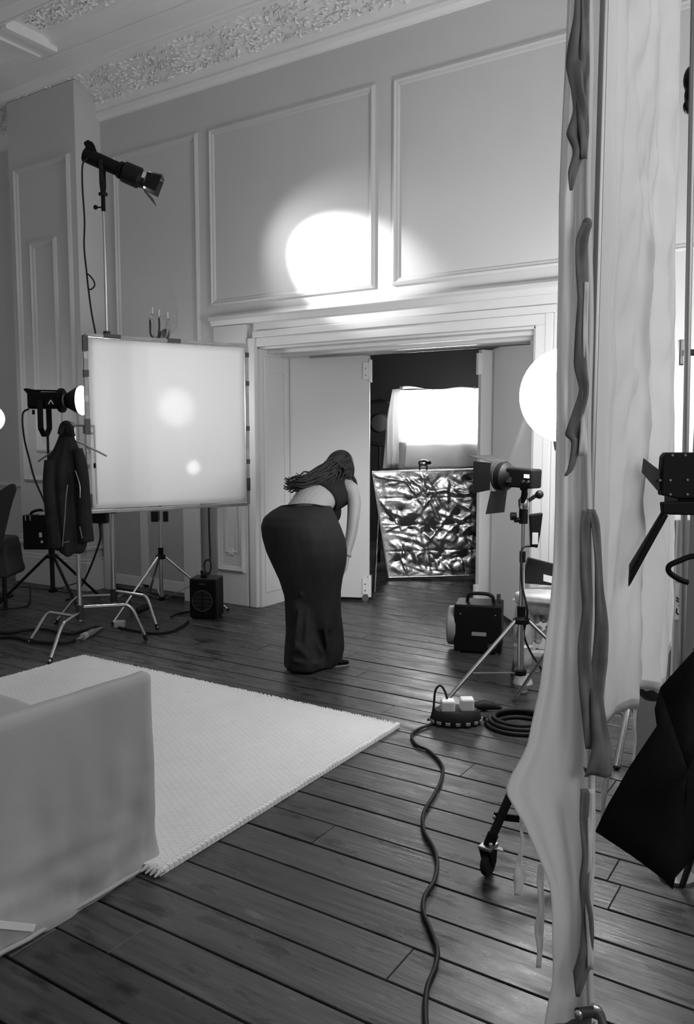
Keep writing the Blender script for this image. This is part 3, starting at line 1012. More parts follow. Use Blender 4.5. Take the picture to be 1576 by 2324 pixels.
# sleeves, collar, zip edges
sl = [on_d(*p) for p in ((176, 1020, jd - .05), (186, 1060, jd - .06), (190, 1120, jd - .06), (193, 1180, jd - .05), (196, 1228, jd - .04))]
MB().tube(smooth_path(sl, 4), [0.035 + 0.0012 * i for i in range(17)], 12).build('sleeve', JACKETM, jk, smooth=180)
sl = [on_d(*p) for p in ((114, 1045, jd - .05), (112, 1100, jd - .07), (118, 1160, jd - .07), (126, 1215, jd - .05), (130, 1240, jd - .04))]
MB().tube(smooth_path(sl, 4), [0.04 + 0.001 * i for i in range(17)], 12).build('sleeve', JACKETM, jk, smooth=180)
co = [on_d(*p) for p in ((136, 985, jd - .06), (142, 965, jd - .07), (152, 960, jd - .08), (160, 968, jd - .07), (166, 990, jd - .06))]
MB().tube(smooth_path(co, 4), 0.018, 8).build('collar', JACKETM, jk, smooth=180)
for pts in (((154, 1100, jd - .115), (150, 1130, jd - .13), (147, 1180, jd - .13), (143, 1225, jd - .12), (142, 1240, jd - .115)),
            ((171, 1068, jd - .10), (181, 1100, jd - .115), (182, 1130, jd - .12)), ((181, 1195, jd - .1), (187, 1222, jd - .1)), ((143, 1232, jd - .115), (158, 1228, jd - .115))):
    MB().tube(smooth_path([on_d(*p) for p in pts], 4), 0.0035, 6).build('zip', STEEL, jk, smooth=60)

# black power brick hooked to the panel's lower corner
pb = on_d(226, 1176, 5.86)
brick = thing('power_brick', 'black power brick hooked under the lower left corner of the panel', 'power supply', pb - UP * 0.05)
MB().obox(pb, RGT, FH, UP, 0.064, 0.03, 0.036).build('case', BLACKP, brick, bevel=0.006)
MB().obox(pb + UP * 0.042 + RGT * 0.02, RGT, FH, UP, 0.10, 0.02, 0.006).build('hook_bar', BLACKP, brick)
MB().cyl(pb - UP * 0.036 + RGT * 0.005, pb - UP * 0.085 + RGT * 0.005, 0.014, 0.009).build('plug', RUBBER, brick, smooth=40)
cp = [pb - UP * 0.08 + RGT * 0.005] + [on_d(*p) for p in ((228, 1222, 5.9), (218, 1255, 5.95), (200, 1300, 6.1), (185, 1330, 6.3))] + [on_z(176, 1352, 0.01), on_z(150, 1362, 0.01)]
MB().tube(smooth_path(cp, 6), 0.008, 8).build('cable', RUBBER, brick, smooth=60)

# ------------------------------------------------------------------ video light on the left with its black stand
VC = (-6.0, 4.525)
vst = tripod('light_stand', 'black tripod stand of the left video light in front of the pilaster', VC, on_d(98, 984, 7.05).z, on_d(112, 1262, 7.05).z, ((-6.45, 4.28), (-5.42, 4.36), (-6.02, 5.05)), BLACK, r=0.020, colbase=0.13, brace=0.62, lm=BLACK, knobs=((1.25, 2.4), (0.9, -1.0)))
VP = Vector((VC[0], VC[1], on_d(100, 909, 7.05).z))
HIT = A0 + PD * 0.66 + UP * (on_d(405, 925, 6.1).z)
va = RGT * math.cos(0.07) - FH * math.sin(0.07)
vu, vv, _ = frame_of(va)
vl = thing('video_light', 'black video light with round reflector pointing at the back of the panel', 'studio light', VP - UP * 0.33)
MB().obox(VP - va * 0.015, va, vu, vv, 0.135, 0.062, 0.072).build('body', BLACKP, vl, bevel=0.02)
MB().prism([VP - va * 0.14 + vv * 0.0 - vu * 0.05, VP - va * 0.145 + vv * 0.05 - vu * 0.05, VP - va * 0.185 + vv * 0.095 - vu * 0.05, VP - va * 0.165 + vv * 0.105 - vu * 0.05, VP - va * 0.06 + vv * 0.085 - vu * 0.05], vu * 0.10).build('rear_fin', BLACKP, vl, bevel=0.008)
MB().bar(VP - va * 0.13 + vv * 0.088, VP + va * 0.11 + vv * 0.082, 0.02, 0.014).build('top_rail', BLACKP, vl, bevel=0.004)
MB().lathe(VP + va * 0.115, va, [(0.085, 0), (0.105, 0.01), (0.105, 0.035), (0.08, 0.045)], 24).build('mount_ring', BLACKP, vl, smooth=40)
MB().lathe(VP + va * 0.155, va, [(0.055, 0), (0.055, 0.025)], 24).build('neck', MGREY, vl, smooth=40)
MB().lathe(VP + va * 0.178, va, [(0.058, 0), (0.128, 0.125), (0.125, 0.127), (0.054, 0.004)], 28).build('reflector', BLACK, vl, smooth=40)
MB().lathe(VP + va * 0.178, va, [(0.05, 0.012), (0.120, 0.128), (0.126, 0.140), (0.10, 0.150), (0.02, 0.155)], 28).build('lens', LAMPON, vl, smooth=40)
lg = VP + va * 0.07 - vu * 0.0655 * (1 if vu.dot(FH) > 0 else -1) - vv * 0.02
s = -1 if vu.dot(FH) > 0 else 1
fn = vu * s
b = MB()
b.bar(lg + fn * 0.004 - va * 0.022 - UP * 0.015, lg + fn * 0.004 + UP * 0.020, 0.003, 0.010, va).bar(lg + fn * 0.004 + va * 0.022 - UP * 0.015, lg + fn * 0.004 + UP * 0.020, 0.003, 0.010, va)
b.build('logo', WHITEP, vl)
b = MB()
for s in (1, -1):
    b.bar(VP + vu * (s * 0.085) - va * 0.02, VP + vu * (s * 0.085) - va * 0.02 - UP * 0.24, 0.05, 0.012, vu)
    b.bar(VP + vu * (s * 0.085) - va * 0.02 - UP * 0.24, VP - va * 0.02 - UP * 0.31 + vu * (s * 0.015), 0.05, 0.014, vu)
b.build('yoke', BLACK, vl, bevel=0.004)
MB().cyl(VP - va * 0.12 - vv * 0.08 , VP - va * 0.12 - vv * 0.12, 0.012).build('knob', BLACKP, vl, smooth=40)
spot('video_light_beam', VP + va * 0.36, HIT, 125, 125, 1.0, 0.2, vl)
spot('video_light_hot_beam', VP + va * 0.35, HIT, 60, 15, 0.8, 0.03, vl)
cp = [on_d(*p) for p in ((66, 928, 7.05), (53, 936, 7.04), (51, 960, 7.02), (56, 1000, 7.0), (66, 1040, 6.98), (78, 1085, 6.96), (95, 1125, 6.94), (103, 1145, 6.93))]
tag(MB().tube(smooth_path(cp, 5), 0.008, 8).build('power_cable', RUBBER, smooth=60), 'black cable drooping from the left video light to its power box', 'cable')
bp = on_d(84, 1207, 6.95)
box = thing('ballast_box', 'square black power box strapped to the black tripod stand', 'power supply', bp - UP * 0.16)
MB().obox(bp, RGT, FH, UP, 0.105, 0.05, 0.15).build('case', BLACKP, box, bevel=0.01)
MB().tube(smooth_path([bp + UP * 0.15 - RGT * 0.05, bp + UP * 0.175 - RGT * 0.03, bp + UP * 0.19 + RGT * 0.04, bp + UP * 0.15 + RGT * 0.08], 5), 0.012, 8).build('handle', BLACKP, box, smooth=60)
MB().obox(bp + UP * 0.162 + RGT * 0.055, RGT, FH, UP, 0.022, 0.03, 0.016).build('connector', LGREY, box, bevel=0.004)
MB().obox(bp - UP * 0.02 + RGT * 0.05 - FH * 0.052, RGT, FH, UP, 0.012, 0.004, 0.02).build('label', LABEL, box)
MB().obox(bp - UP * 0.08 + RGT * 0.06 - FH * 0.052, RGT, FH, UP, 0.008, 0.004, 0.01).build('label', LABEL, box)
for q in (-0.075, -0.035):
    MB().obox(bp + UP * 0.125 + RGT * q - FH * 0.052, RGT, FH, UP, 0.005, 0.003, 0.02).build('slot', MGREY, box)

# ------------------------------------------------------------------ radiator cover with lattice
rc = thing('radiator_cover', 'white radiator cover with diamond lattice under the glowing panel', 'radiator cover', (-5.7, 5.38, 0))
RXs = (-6.24, -5.70, -5.02)
YF = 5.36
RZT = 0.98
for x0, x1, z0, z1 in ((-6.28, -6.20, 0, RZT), (-5.76, -5.66, 0.1, RZT), (-5.20, -5.02, 0, RZT)):
    MB().box((x0, YF - 0.02, z0), (x1, YF + 0.02, z1)).build('stile', DOOR, rc, bevel=0.004)
MB().box((-6.20, YF - 0.018, RZT - 0.12), (-5.20, YF + 0.018, RZT)).build('top_rail', DOOR, rc, bevel=0.004)
MB().box((-6.20, YF - 0.018, 0.07), (-5.76, YF + 0.018, 0.17)).box((-5.66, YF - 0.018, 0.07), (-5.20, YF + 0.018, 0.17)).build('bottom_rail', DOOR, rc, bevel=0.004)
MB().box((-6.30, YF - 0.04, RZT), (-5.0, 5.5, RZT + 0.03)).build('shelf', DOOR, rc, bevel=0.008)
MB().box((-6.18, YF + 0.05, 0.06), (-5.2, YF + 0.09, RZT - 0.05)).build('back_panel', DGREY, rc)
GR = mat('grille_metal', 0.55, 0.5)
for x0, x1 in ((-6.20, -5.76), (-5.66, -5.20)):
    z0, z1 = 0.17, RZT - 0.12
    b = MB()
    for s in (1, -1):
        kk = -60
        for kk in range(-60, 120):
            # lines x = x0 + kk*p + s*(z-z0)
            pts = []
            base = x0 + kk * 0.024
            za, zb = z0, z1
            xa, xb = base, base + s * (z1 - z0)
            lo, hi = 0.0, 1.0
            dx = xb - xa
            t0, t1 = sorted(((x0 - xa) / dx, (x1 - xa) / dx))
            lo, hi = max(lo, t0), min(hi, t1)
            if hi - lo > 0.01:
                P0 = Vector((xa + dx * lo, YF + 0.004 * s, za + (zb - za) * lo))
                P1 = Vector((xa + dx * hi, YF + 0.004 * s, za + (zb - za) * hi))
                b.bar(P0, P1, 0.003, 0.009, Vector((s, 0, -1)))
    g = b.build('lattice', GR, rc)
    g['kind'] = 'stuff'

# ------------------------------------------------------------------ glass wall sconce above the panel
sc0 = Vector((-5.53, 5.44, 2.45))
sco = thing('wall_sconce', 'small crystal candle sconce on the wall peeping over the panel', 'wall lamp', sc0 - UP * 0.1)
MB().lathe(Vector((-5.53, 5.5, 2.45)), (0, -1, 0), [(0.05, 0), (0.05, 0.012), (0.02, 0.03), (0.012, 0.06)], 18).build('backplate', CRYSTAL, sco, smooth=50)
for i, (dx, dy, h) in enumerate(((-0.10, -0.02, 0.10), (-0.045, -0.09, 0.12), (0.01, -0.11, 0.15), (0.06, -0.08, 0.13), (0.11, -0.02, 0.11))):
    e = sc0 + Vector((dx, dy, h))
    p = [sc0 + Vector((0, -0.01, 0.02)), sc0 + Vector((dx * 0.35, dy * 0.5, -0.045)), sc0 + Vector((dx * 0.85, dy, -0.02)), sc0 + Vector((dx * 1.02, dy, 0.05)), e]
    MB().tube(smooth_path(p, 6), 0.008, 8).build('arm', DGREY if i % 2 else CRYSTAL, sco, smooth=60)
    MB().lathe(e, UP, [(0.008, 0), (0.02, 0.008), (0.022, 0.014), (0.01, 0.016)], 12).build('cup', CRYSTAL, sco, smooth=40)
    MB().cyl(e + UP * 0.016, e + UP * 0.075, 0.006, n=8).build('candle', WHITEP, sco, smooth=40)
    MB().lathe(e - UP * 0.05, UP, [(0.001, 0), (0.007, 0.012), (0.006, 0.03), (0.001, 0.045)], 8).build('drop', CRYSTAL, sco, smooth=50)

# ------------------------------------------------------------------ fan heater by the pier
HC = Vector((-4.575, 4.96, 0))
fh = thing('fan_heater', 'small black cube fan heater with round grille near the pale pier', 'heater', HC)
hx_ = (Vector((1, 0.42, 0))).normalized()
hy_ = Vector((-hx_.y, hx_.x, 0))
MB().obox(HC + UP * 0.17, hx_, hy_, UP, 0.115, 0.10, 0.16).build('case', BLACKP, fh, bevel=0.012)
MB().obox(HC + UP * 0.334, hx_, hy_, UP, 0.112, 0.095, 0.006).build('top_plate', DGREY, fh, bevel=0.003)
fc = HC - hy_ * 0.102 + UP * 0.155
MB().lathe(fc, -hy_, [(0.085, 0), (0.092, 0.006), (0.088, 0.014), (0.078, 0.012), (0.076, 0.002)], 28).build('grille_ring', DGREY, fh, smooth=40)
for q in (-0.05, -0.018, 0.018, 0.05):
    w = math.sqrt(0.085 ** 2 - q * q)
    MB().bar(fc - hy_ * 0.008 - hx_ * w + UP * q, fc - hy_ * 0.008 + hx_ * w + UP * q, 0.006, 0.008).build('grille_bar', BLACK, fh)
MB().bar(fc - hy_ * 0.012 - UP * 0.08, fc - hy_ * 0.012 + UP * 0.08, 0.006, 0.008, hx_).build('grille_bar', BLACK, fh)
MB().obox(HC - hy_ * 0.102 + UP * 0.295, hx_, hy_, UP, 0.03, 0.003, 0.007).build('badge', DGREY, fh)
for sx in (-1, 1):
    MB().obox(HC + hx_ * (0.08 * sx) + UP * 0.006, hx_, hy_, UP, 0.02, 0.08, 0.006).build('foot', RUBBER, fh)
MB().ball(HC + UP * 0.355 - hx_ * 0.005 - hy_ * 0.05, (0.028, 0.028, 0.03), 14, 10).ball(HC + UP * 0.385 - hx_ * 0.02 - hy_ * 0.05, (0.014, 0.014, 0.02), 10, 8).build('knob', BLACKP, fh, smooth=60)
# looped cable end hanging on the pier
cz = [on_y(*p, 5.44) for p in ((474, 1150), (475, 1200), (477, 1262))]
cz = cz + [on_y(*p, 5.40) for p in ((476, 1270), (468, 1272), (464, 1282), (465, 1294), (470, 1303), (476, 1300), (479, 1285), (477, 1272))]
wc = thing('wall_cable', 'thin dark cable hanging down the wall with a loop at its end', 'cable', on_y(474, 1303, 5.42))
MB().tube(smooth_path(cz, 5), 0.008, 8).build('cord', DGREY, wc, smooth=60)
MB().obox(on_y(472, 1306, 5.40), RGT, FH, UP, 0.022, 0.012, 0.03).build('plug', DGREY, wc, bevel=0.008)

# ------------------------------------------------------------------ cables and connectors on the floor, left
def floor_cable(px, r, label, name='floor_cable', m=RUBBER):
    return tag(MB().tube(smooth_path([on_z(x, y, r + 0.002) for x, y in px], 6), r, 8).build(name, m, smooth=60), label, 'cable')


floor_cable([(-30, 1434), (20, 1436), (60, 1430), (100, 1428), (140, 1436), (165, 1438), (215, 1424), (232, 1424)], 0.012, 'black floor cable at far left running to the pale plug connector')
floor_cable([(-30, 1447), (30, 1446), (70, 1455), (110, 1459), (150, 1458), (170, 1452)], 0.014, 'thick black cable curving between the bent stand legs at left')
floor_cable([(270, 1424), (310, 1432), (350, 1437), (385, 1434), (415, 1420), (428, 1410)], 0.010, 'black cable from the white plug block towards the cube heater')
floor_cable([(388, 1400), (400, 1394), (430, 1388), (445, 1384)], 0.008, 'short black cable ending behind the cube heater')
floor_cable([(-20, 1384), (40, 1380), (62, 1374), (68, 1360), (68, 1330)], 0.007, 'thin black cable lying under the black tripod stand')
p = on_z(205, 1438, 0.02)
cn = thing('plug_connector', 'pale inline plug connector lying on the boards by the bent stand', 'connector', on_z(205, 1440, 0))
a_, b_ = on_z(178, 1450, 0.022), on_z(232, 1424, 0.022)
MB().tube([a_, a_.lerp(b_, 0.15), a_.lerp(b_, 0.3), a_.lerp(b_, 0.6), a_.lerp(b_, 0.7), b_], [0.008, 0.016, 0.024, 0.026, 0.018, 0.008], 12).build('shell', MGREY, cn, smooth=50)
MB().cyl(a_.lerp(b_, 0.18), a_.lerp(b_, 0.3), 0.027).build('collar', LGREY, cn, smooth=40)
MB().cyl(a_, a_ + (a_ - b_).normalized() * 0.03, 0.006, n=8).build('pin', CHROME, cn, smooth=40)
pw = on_z(272, 1424, 0)
tag(MB().obox(pw + UP * 0.028, RGT, FH, UP, 0.040, 0.03, 0.027).build('plug_block', LGREY, bevel=0.008), 'small white plug block on the boards between the stands', 'plug')
blk = on_z(325, 1392, 0)
tag(MB().tube([blk + UP * 0.03 - RGT * 0.05 - UP * 0.01, blk + UP * 0.05 + RGT * 0.03 + FH * 0.05], 0.028, 12).build('rubber_sleeve', RUBBER, smooth=50), 'black rubber sleeve lying against a bent chrome leg', 'sleeve')

# ------------------------------------------------------------------ things at the far left edge
chd = 6.9
ch = thing('chair', 'dark chair with curved back cut by the left edge', 'chair', on_z(-20, 1345, 0))
poly = [(-60, 1150), (0, 1112), (22, 1098), (33, 1098), (36, 1112), (28, 1135), (20, 1165), (12, 1200), (4, 1230), (-4, 1260), (-60, 1260)]
MB().prism([on_d(x, y, chd) for x, y in poly], FH * 0.03).build('backrest', LINEN, ch, bevel=0.012)
poly = [(-60, 1222), (5, 1225), (12, 1245), (18, 1285), (24, 1302), (18, 1312), (-60, 1316)]
MB().prism([on_d(x, y, chd + 0.06) for x, y in poly], FH * 0.35).build('seat', LINEN, ch, bevel=0.02)
for x, dd in ((-40, 0.1), (10, 0.1), (-40, 0.4), (8, 0.4)):
    q = on_d(x, 1300, chd + dd)
    MB().cyl(q, Vector((q.x, q.y, 0)), 0.016).build('leg', BLACK, ch, smooth=40)
gl = on_d(-22, 950, 7.5)
lg_ = thing('globe_lamp', 'small bright globe lamp cut by the left edge', 'lamp', Vector((gl.x, gl.y, 0)))
MB().ball(gl, 0.125, 24, 16).build('globe', GLOBE2, lg_, smooth=180)
MB().lathe(gl - UP * 0.16, UP, [(0.02, 0), (0.05, 0.02), (0.055, 0.045), (0.03, 0.05)], 16).build('holder', BLACK, lg_, smooth=40)
MB().cyl(Vector((gl.x, gl.y, 0.02)), gl - UP * 0.15, 0.012).build('pole', BLACK, lg_, smooth=40)
MB().lathe(Vector((gl.x, gl.y, 0)), UP, [(0.14, 0), (0.14, 0.012), (0.02, 0.03)], 24).build('base', BLACK, lg_, smooth=40)
# ------------------------------------------------------------------ dark room: softbox, foil board
SD = 9.1
soft = thing('softbox', 'large glowing softbox wrapped in white cloth in the dark room', 'softbox', on_d(1000, 1330, SD + 0.3) * 1.0)
ROOT[soft.name].z = 0
soft.location.z = 0
s0, s1, s2, s3 = on_d(912, 886, SD), on_d(1140, 880, SD), on_d(1140, 1002, SD), on_d(918, 1006, SD)
MB().prism([s0, s1, s2, s3], FH * 0.02).build('front_screen', SOFTM, soft)
rows = []
for i in range(9):
    t = i / 8
    A, B = on_d(906, 1004 + 60 * t, SD - 0.02), on_d(1140, 1002 + 62 * t, SD - 0.02)
    rows.append([A.lerp(B, j / 20) + FH * (0.015 * math.sin(j * 1.1)) for j in range(21)])
MB().grid(rows).build('skirt', MUSLIN, soft, smooth=180, thick=0.002)
rows = []
for i in range(15):
    t = i / 14
    A = on_d(910 + 8 * math.sin(t * 3), 882 + 180 * t, SD - 0.03)
    B = on_d(890 - 14 * min(1, t * 3), 884 + 14 * min(1, t * 2.5) + 165 * t, SD + 0.45)
    rows.append([A.lerp(B, j / 14) + RGT * (0.03 * math.sin(j * 1.5 + t * 2) * (0.3 + t)) for j in range(15)])
MB().grid(rows).build('side_cloth', MUSLIN, soft, smooth=180, thick=0.002)
rows = []
for i in range(5):
    t = i / 4
    rows.append([on_d(908 + 232 * j / 20, 884 - 2 * math.sin(j * 0.5) - 3 * t, SD - 0.03 + 0.45 * t) + UP * (0.02 * math.sin(j * 0.6 + 1) * t) for j in range(21)])
MB().grid(rows).build('top_cloth', MUSLIN, soft, smooth=180, thick=0.002)
for x in (912, 1078):
    MB().cyl(on_d(x, 884, SD - 0.02), on_d(x, 877, SD - 0.02), 0.008, n=8).build('corner_pin', WHITEP, soft, smooth=40)
b = MB()
bk = on_d(1010, 950, SD + 0.5)
b.cyl(bk, Vector((bk.x, bk.y, 0)), 0.02)
b.build('pole', BLACK, soft, smooth=40)
MB().lathe(Vector((bk.x, bk.y, 0)), UP, [(0.25, 0), (0.25, 0.015), (0.03, 0.05)], 20).build('base', BLACK, soft, smooth=40)
il = bpy.data.lights.new('softbox_inner_lamp', 'POINT')
il.energy = 16
il.shadow_soft_size = 0.08
io = bpy.data.objects.new('softbox_inner_lamp', il)
COL.objects.link(io)
io.parent = soft
io.location = on_d(985, 945, SD + 0.22) - ROOT[soft.name]
# dark hooped lamp behind it
hp = on_d(862, 960, 9.6)
hl = thing('hooped_lamp', 'dark round hooped lamp barely seen left of the glowing softbox', 'lamp', Vector((hp.x, hp.y, 0)))
MB().tube([hp + (RGT * math.cos(2 * math.pi * i / 24) + UP * math.sin(2 * math.pi * i / 24)) * 0.26 for i in range(25)], 0.02, 8).build('hoop', BLACK, hl, smooth=60)
MB().lathe(hp + FH * 0.05, FH, [(0.10, 0), (0.12, 0.02), (0.12, 0.12), (0.05, 0.16)], 18).build('head', BLACK, hl, smooth=40)
MB().cyl(hp - UP * 0.26, Vector((hp.x, hp.y, 0.0)), 0.016).build('pole', BLACK, hl, smooth=40)
MB().cyl(hp - UP * 0.9, on_z(850, 1345, 0.01), 0.012).build('leg', STEEL, hl, smooth=40)

fl0, fl1, fl2, fl3 = on_d(845, 1070, 8.25), on_d(1140, 1065, 8.25), on_d(1140, 1303, 8.40), on_d(882, 1310, 8.40)
fb = thing('foil_board', 'crumpled silver foil reflector board leaning in the doorway of the dark room', 'reflector', (fl3 + fl2) / 2)
fn = (fl1 - fl0).cross(fl3 - fl0).normalized()
if fn.dot(FH) > 0:
    fn = -fn
rows = []
NI, NJ = 120, 120
r5 = random.Random(14)
CREASE = []
for i in range(170):
    an = r5.choice((0.15, 0.5, 0.9, 1.2, 1.5, 2.3, 2.8)) + r5.uniform(-.2, .2)
    CREASE.append((r5.random(), r5.random(), math.cos(an), math.sin(an), r5.uniform(.06, .26), r5.choice((-1, 1, 1)) * r5.uniform(.006, .016), r5.uniform(.014, .04)))
for i in range(NI + 1):
    A, B = fl0.lerp(fl3, i / NI), fl1.lerp(fl2, i / NI)
    row = []
    for j in range(NJ + 1):
        p = A.lerp(B, j / NJ)
        u, v = j / NJ, i / NI
        q = Vector((u * 7 + 3 * v, v * 7 - 2 * u, 1.3))
        d = 0.018 * noise.noise(q) + 0.010 * noise.noise(q * 2.2)
        for cu, cv, ca, sa, ln, am, wd in CREASE:
            du, dv_ = u - cu, v - cv
            al = abs(du * ca + dv_ * sa)
            if al < ln:
                ac = abs(dv_ * ca - du * sa)
                if ac < wd:
                    d += am * (1 - ac / wd) * (1 - (al / ln) ** 2)
        for c in (0.25, 0.5, 0.75):
            d -= 0.008 * max(0, 1 - abs(v - c) * 60)
        ed = min(1, 12 * min(u, 1 - u, v, 1 - v))
        row.append(p + fn * (0.012 + d * ed))
    rows.append(row)
MB().grid(rows).build('foil', FOIL, fb, smooth=180)
MB().prism([fl0, fl1, fl2, fl3], -fn * 0.03).build('backing', DGREY, fb)
b = MB().tube([fl0 + fn * 0.006, fl1 + fn * 0.006], 0.012, 8).tube([fl0 + fn * 0.006, fl3 + fn * 0.006], 0.010, 8).tube([fl3 + fn * 0.006, fl2 + fn * 0.006], 0.010, 8)
b.build('foil_edge', FOIL, fb, smooth=60)
lg0 = on_d(905, 1100, 8.3)
MB().cyl(lg0, on_d(846, 1285, 8.7), 0.012).build('prop_leg', STEEL, fb, smooth=40)
MB().cyl(on_d(1060, 1100, 8.3), on_d(1075, 1300, 9.0), 0.012).build('prop_leg', STEEL, fb, smooth=40)
# shiny rounded clamp on its top edge
cq = on_d(962, 1051, 8.24)
cl = thing('spring_clamp', 'small shiny rounded clamp gripping the top edge of the foil board', 'clamp', cq - UP * 0.08)
MB().ball(cq, (0.055, 0.03, 0.036), 18, 12, (RGT, FH, UP)).build('body', CHROME, cl, smooth=180)
MB().ball(cq + RGT * 0.058 + UP * 0.004, (0.022, 0.016, 0.018), 12, 8, (RGT, FH, UP)).build('nose', BLACKP, cl, smooth=180)
for q in (-0.04, 0.032):
    MB().cyl(cq + RGT * q - UP * 0.015, cq + RGT * q - UP * 0.08, 0.011, 0.008, 10).build('jaw', DGREY, cl, smooth=50)

# ------------------------------------------------------------------ black fan box with carry handle
BC = on_z(1085, 1480, 0)
fx = thing('fan_box', 'black box fan with carry handle and side duct right of the doorway', 'fan', BC)
bx_ = (RGT * 0.97 - FH * 0.24).normalized()
by_ = Vector((-bx_.y, bx_.x, 0))
HW, HD, HH = 0.163, 0.13, 0.165
cc = BC + by_ * HD * 0.6 + UP * (HH + 0.012)
MB().obox(cc, bx_, by_, UP, HW, HD, HH).build('case', BLACKP, fx, bevel=0.010)
hb = [cc + UP * HH - bx_ * 0.085, cc + UP * (HH + 0.045) - bx_ * 0.075, cc + UP * (HH + 0.058) - bx_ * 0.04, cc + UP * (HH + 0.058) + bx_ * 0.05, cc + UP * (HH + 0.04) + bx_ * 0.09, cc + UP * HH + bx_ * 0.10]
MB().tube(smooth_path(hb, 5), 0.013, 10).build('handle', BLACKP, fx, smooth=60)
dc = cc - bx_ * (HW) + by_ * 0.0 - UP * 0.01
MB().lathe(dc, -bx_, [(0.135, -0.01), (0.14, 0.0), (0.138, 0.045), (0.128, 0.055), (0.115, 0.04), (0.10, 0.0)], 30).build('duct', MGREY, fx, smooth=40)
MB().obox(cc - by_ * HD - UP * 0.035 + bx_ * 0.01, bx_, by_, UP, 0.05, 0.003, 0.013).build('name_plate', MGREY, fx)
MB().obox(cc - by_ * HD - UP * 0.115 + bx_ * 0.10, bx_, by_, UP, 0.03, 0.003, 0.014).build('sticker', DGREY, fx)
for q in (-1, 1):
    MB().ball(cc - by_ * HD + UP * 0.10 + bx_ * (0.12 * q), 0.006, 8, 6).build('screw', STEEL, fx, smooth=60)
    for w in (-1, 1):
        MB().cyl(cc + bx_ * (0.13 * q) + by_ * (0.1 * w) - UP * HH, cc + bx_ * (0.13 * q) + by_ * (0.1 * w) - UP * (HH + 0.012), 0.012, n=10).build('foot', STEEL, fx)
MB().cyl(cc + bx_ * 0.13 + by_ * 0.06 + UP * HH, cc + bx_ * 0.13 + by_ * 0.06 + UP * (HH + 0.05), 0.014).build('knob', DGREY, fx, smooth=40)

# ------------------------------------------------------------------ barn-door lamp on the chrome stand, right
RS = Vector((-1.565, 4.24, 0))
dRS = RS.dot(FH)
zt = on_d(1182, 1180, dRS).z
rst = tripod('light_stand', 'chrome tripod stand in front of the carved table', (RS.x, RS.y), zt, on_d(1178, 1408, dRS).z, ((-1.88, 3.79), (-1.05, 4.42), (-1.80, 4.74)), CHROME, r=0.018, colbase=0.17, brace=0.56)
hc = Vector((RS.x, RS.y, zt))
b = MB().cyl(hc - UP * 0.02, hc + UP * 0.06, 0.024).cyl(hc - UP * 0.0 - RGT * 0.05, hc + RGT * 0.02, 0.014)
b.build('top_collar', BLACKP, rst, smooth=40)
MB().cyl(hc + UP * 0.02 - RGT * 0.07, hc + UP * 0.02 - RGT * 0.04, 0.022).build('knob', BLACKP, rst, smooth=40)
MB().lathe(hc + UP * 0.05, UP, [(0.016, 0), (0.028, 0.02), (0.03, 0.06), (0.016, 0.08), (0.012, 0.13)], 14).build('spigot', CHROME, rst, smooth=40)
MB().bar(hc + UP * 0.09, hc + UP * 0.14 + RGT * 0.075, 0.014, 0.02).ball(hc + UP * 0.14 + RGT * 0.085, 0.024, 12, 8).build('tilt_lever', BLACK, rst, smooth=50)
LC = on_d(1168, 1083, dRS)
la = (-RGT * 0.68 + FH * 0.73 + UP * 0.03).normalized()
lu, lv, _ = frame_of(la)
lamp = thing('barn_door_lamp', 'black lamp with open barn doors on the chrome stand at right', 'studio light', hc + UP * 0.17)
MB().obox(LC - la * 0.06, la, lu, lv, 0.085, 0.05, 0.052).build('body', BLACKP, lamp, bevel=0.010)
MB().lathe(LC, la, [(0.055, 0.0), (0.062, 0.03), (0.078, 0.05), (0.080, 0.085), (0.074, 0.09), (0.06, 0.08)], 28).build('front_tube', BLACK, lamp, smooth=35)
MB().lathe(LC, la, [(0.084, 0.088), (0.084, 0.10), (0.07, 0.10), (0.07, 0.088)], 28).build('bezel', DGREY, lamp, smooth=35)
MB().lathe(LC, la, [(0.06, 0.075), (0.04, 0.088), (0.01, 0.092)], 24).build('lens', CRYSTAL, lamp, smooth=50)
P = LC + la * 0.10


def bdp(a_, v_, u_):
    return P + la * a_ + lv * v_ + lu * u_


sgn = 1 if lu.dot(RGT) > 0 else -1
flap(MB(), bdp(0, .082, -.075), bdp(0, .082, .075), bdp(.13, .11, .12), bdp(.13, .11, -.12)).build('barn_door', DGREY, lamp)
flap(MB(), bdp(0, -.082, -.075), bdp(0, -.082, .075), bdp(.02, -.21, .085), bdp(.02, -.21, -.085)).build('barn_door', BLACK, lamp)
for q in (-1, 1):
    flap(MB(), bdp(0, -.075, q * .082), bdp(0, .075, q * .082), bdp(.09, .08, q * .12), bdp(.09, -.10, q * .12)).build('barn_door', BLACK, lamp)
sd = lu * (-1 if lu.dot(FH) > 0 else 1)
MB().obox(LC - la * 0.115 + sd * 0.052 + lv * 0.014, la, lu, lv, 0.016, 0.003, 0.010).build('display', WHITEP, lamp)
MB().obox(LC + la * 0.0 + sd * 0.052 - lv * 0.012, la, lu, lv, 0.016, 0.003, 0.014).build('sticker', DGREY, lamp)
for q in (-0.098, -0.128):
    MB().cyl(LC + la * q + sd * 0.050 - lv * 0.015, LC + la * q + sd * 0.062 - lv * 0.015, 0.008, n=12).build('knob', DGREY, lamp, smooth=40)
b = MB().tube(smooth_path([LC - la * 0.07 - lv * 0.05, LC - la * 0.08 - lv * 0.09, LC - la * 0.06 - lv * 0.13, hc + UP * 0.17], 5), 0.011, 8)
b.build('yoke', BLACK, lamp, smooth=60)
MB().cyl(hc + UP * 0.165, hc + UP * 0.25, 0.022).build('socket', BLACKP, lamp, smooth=40)
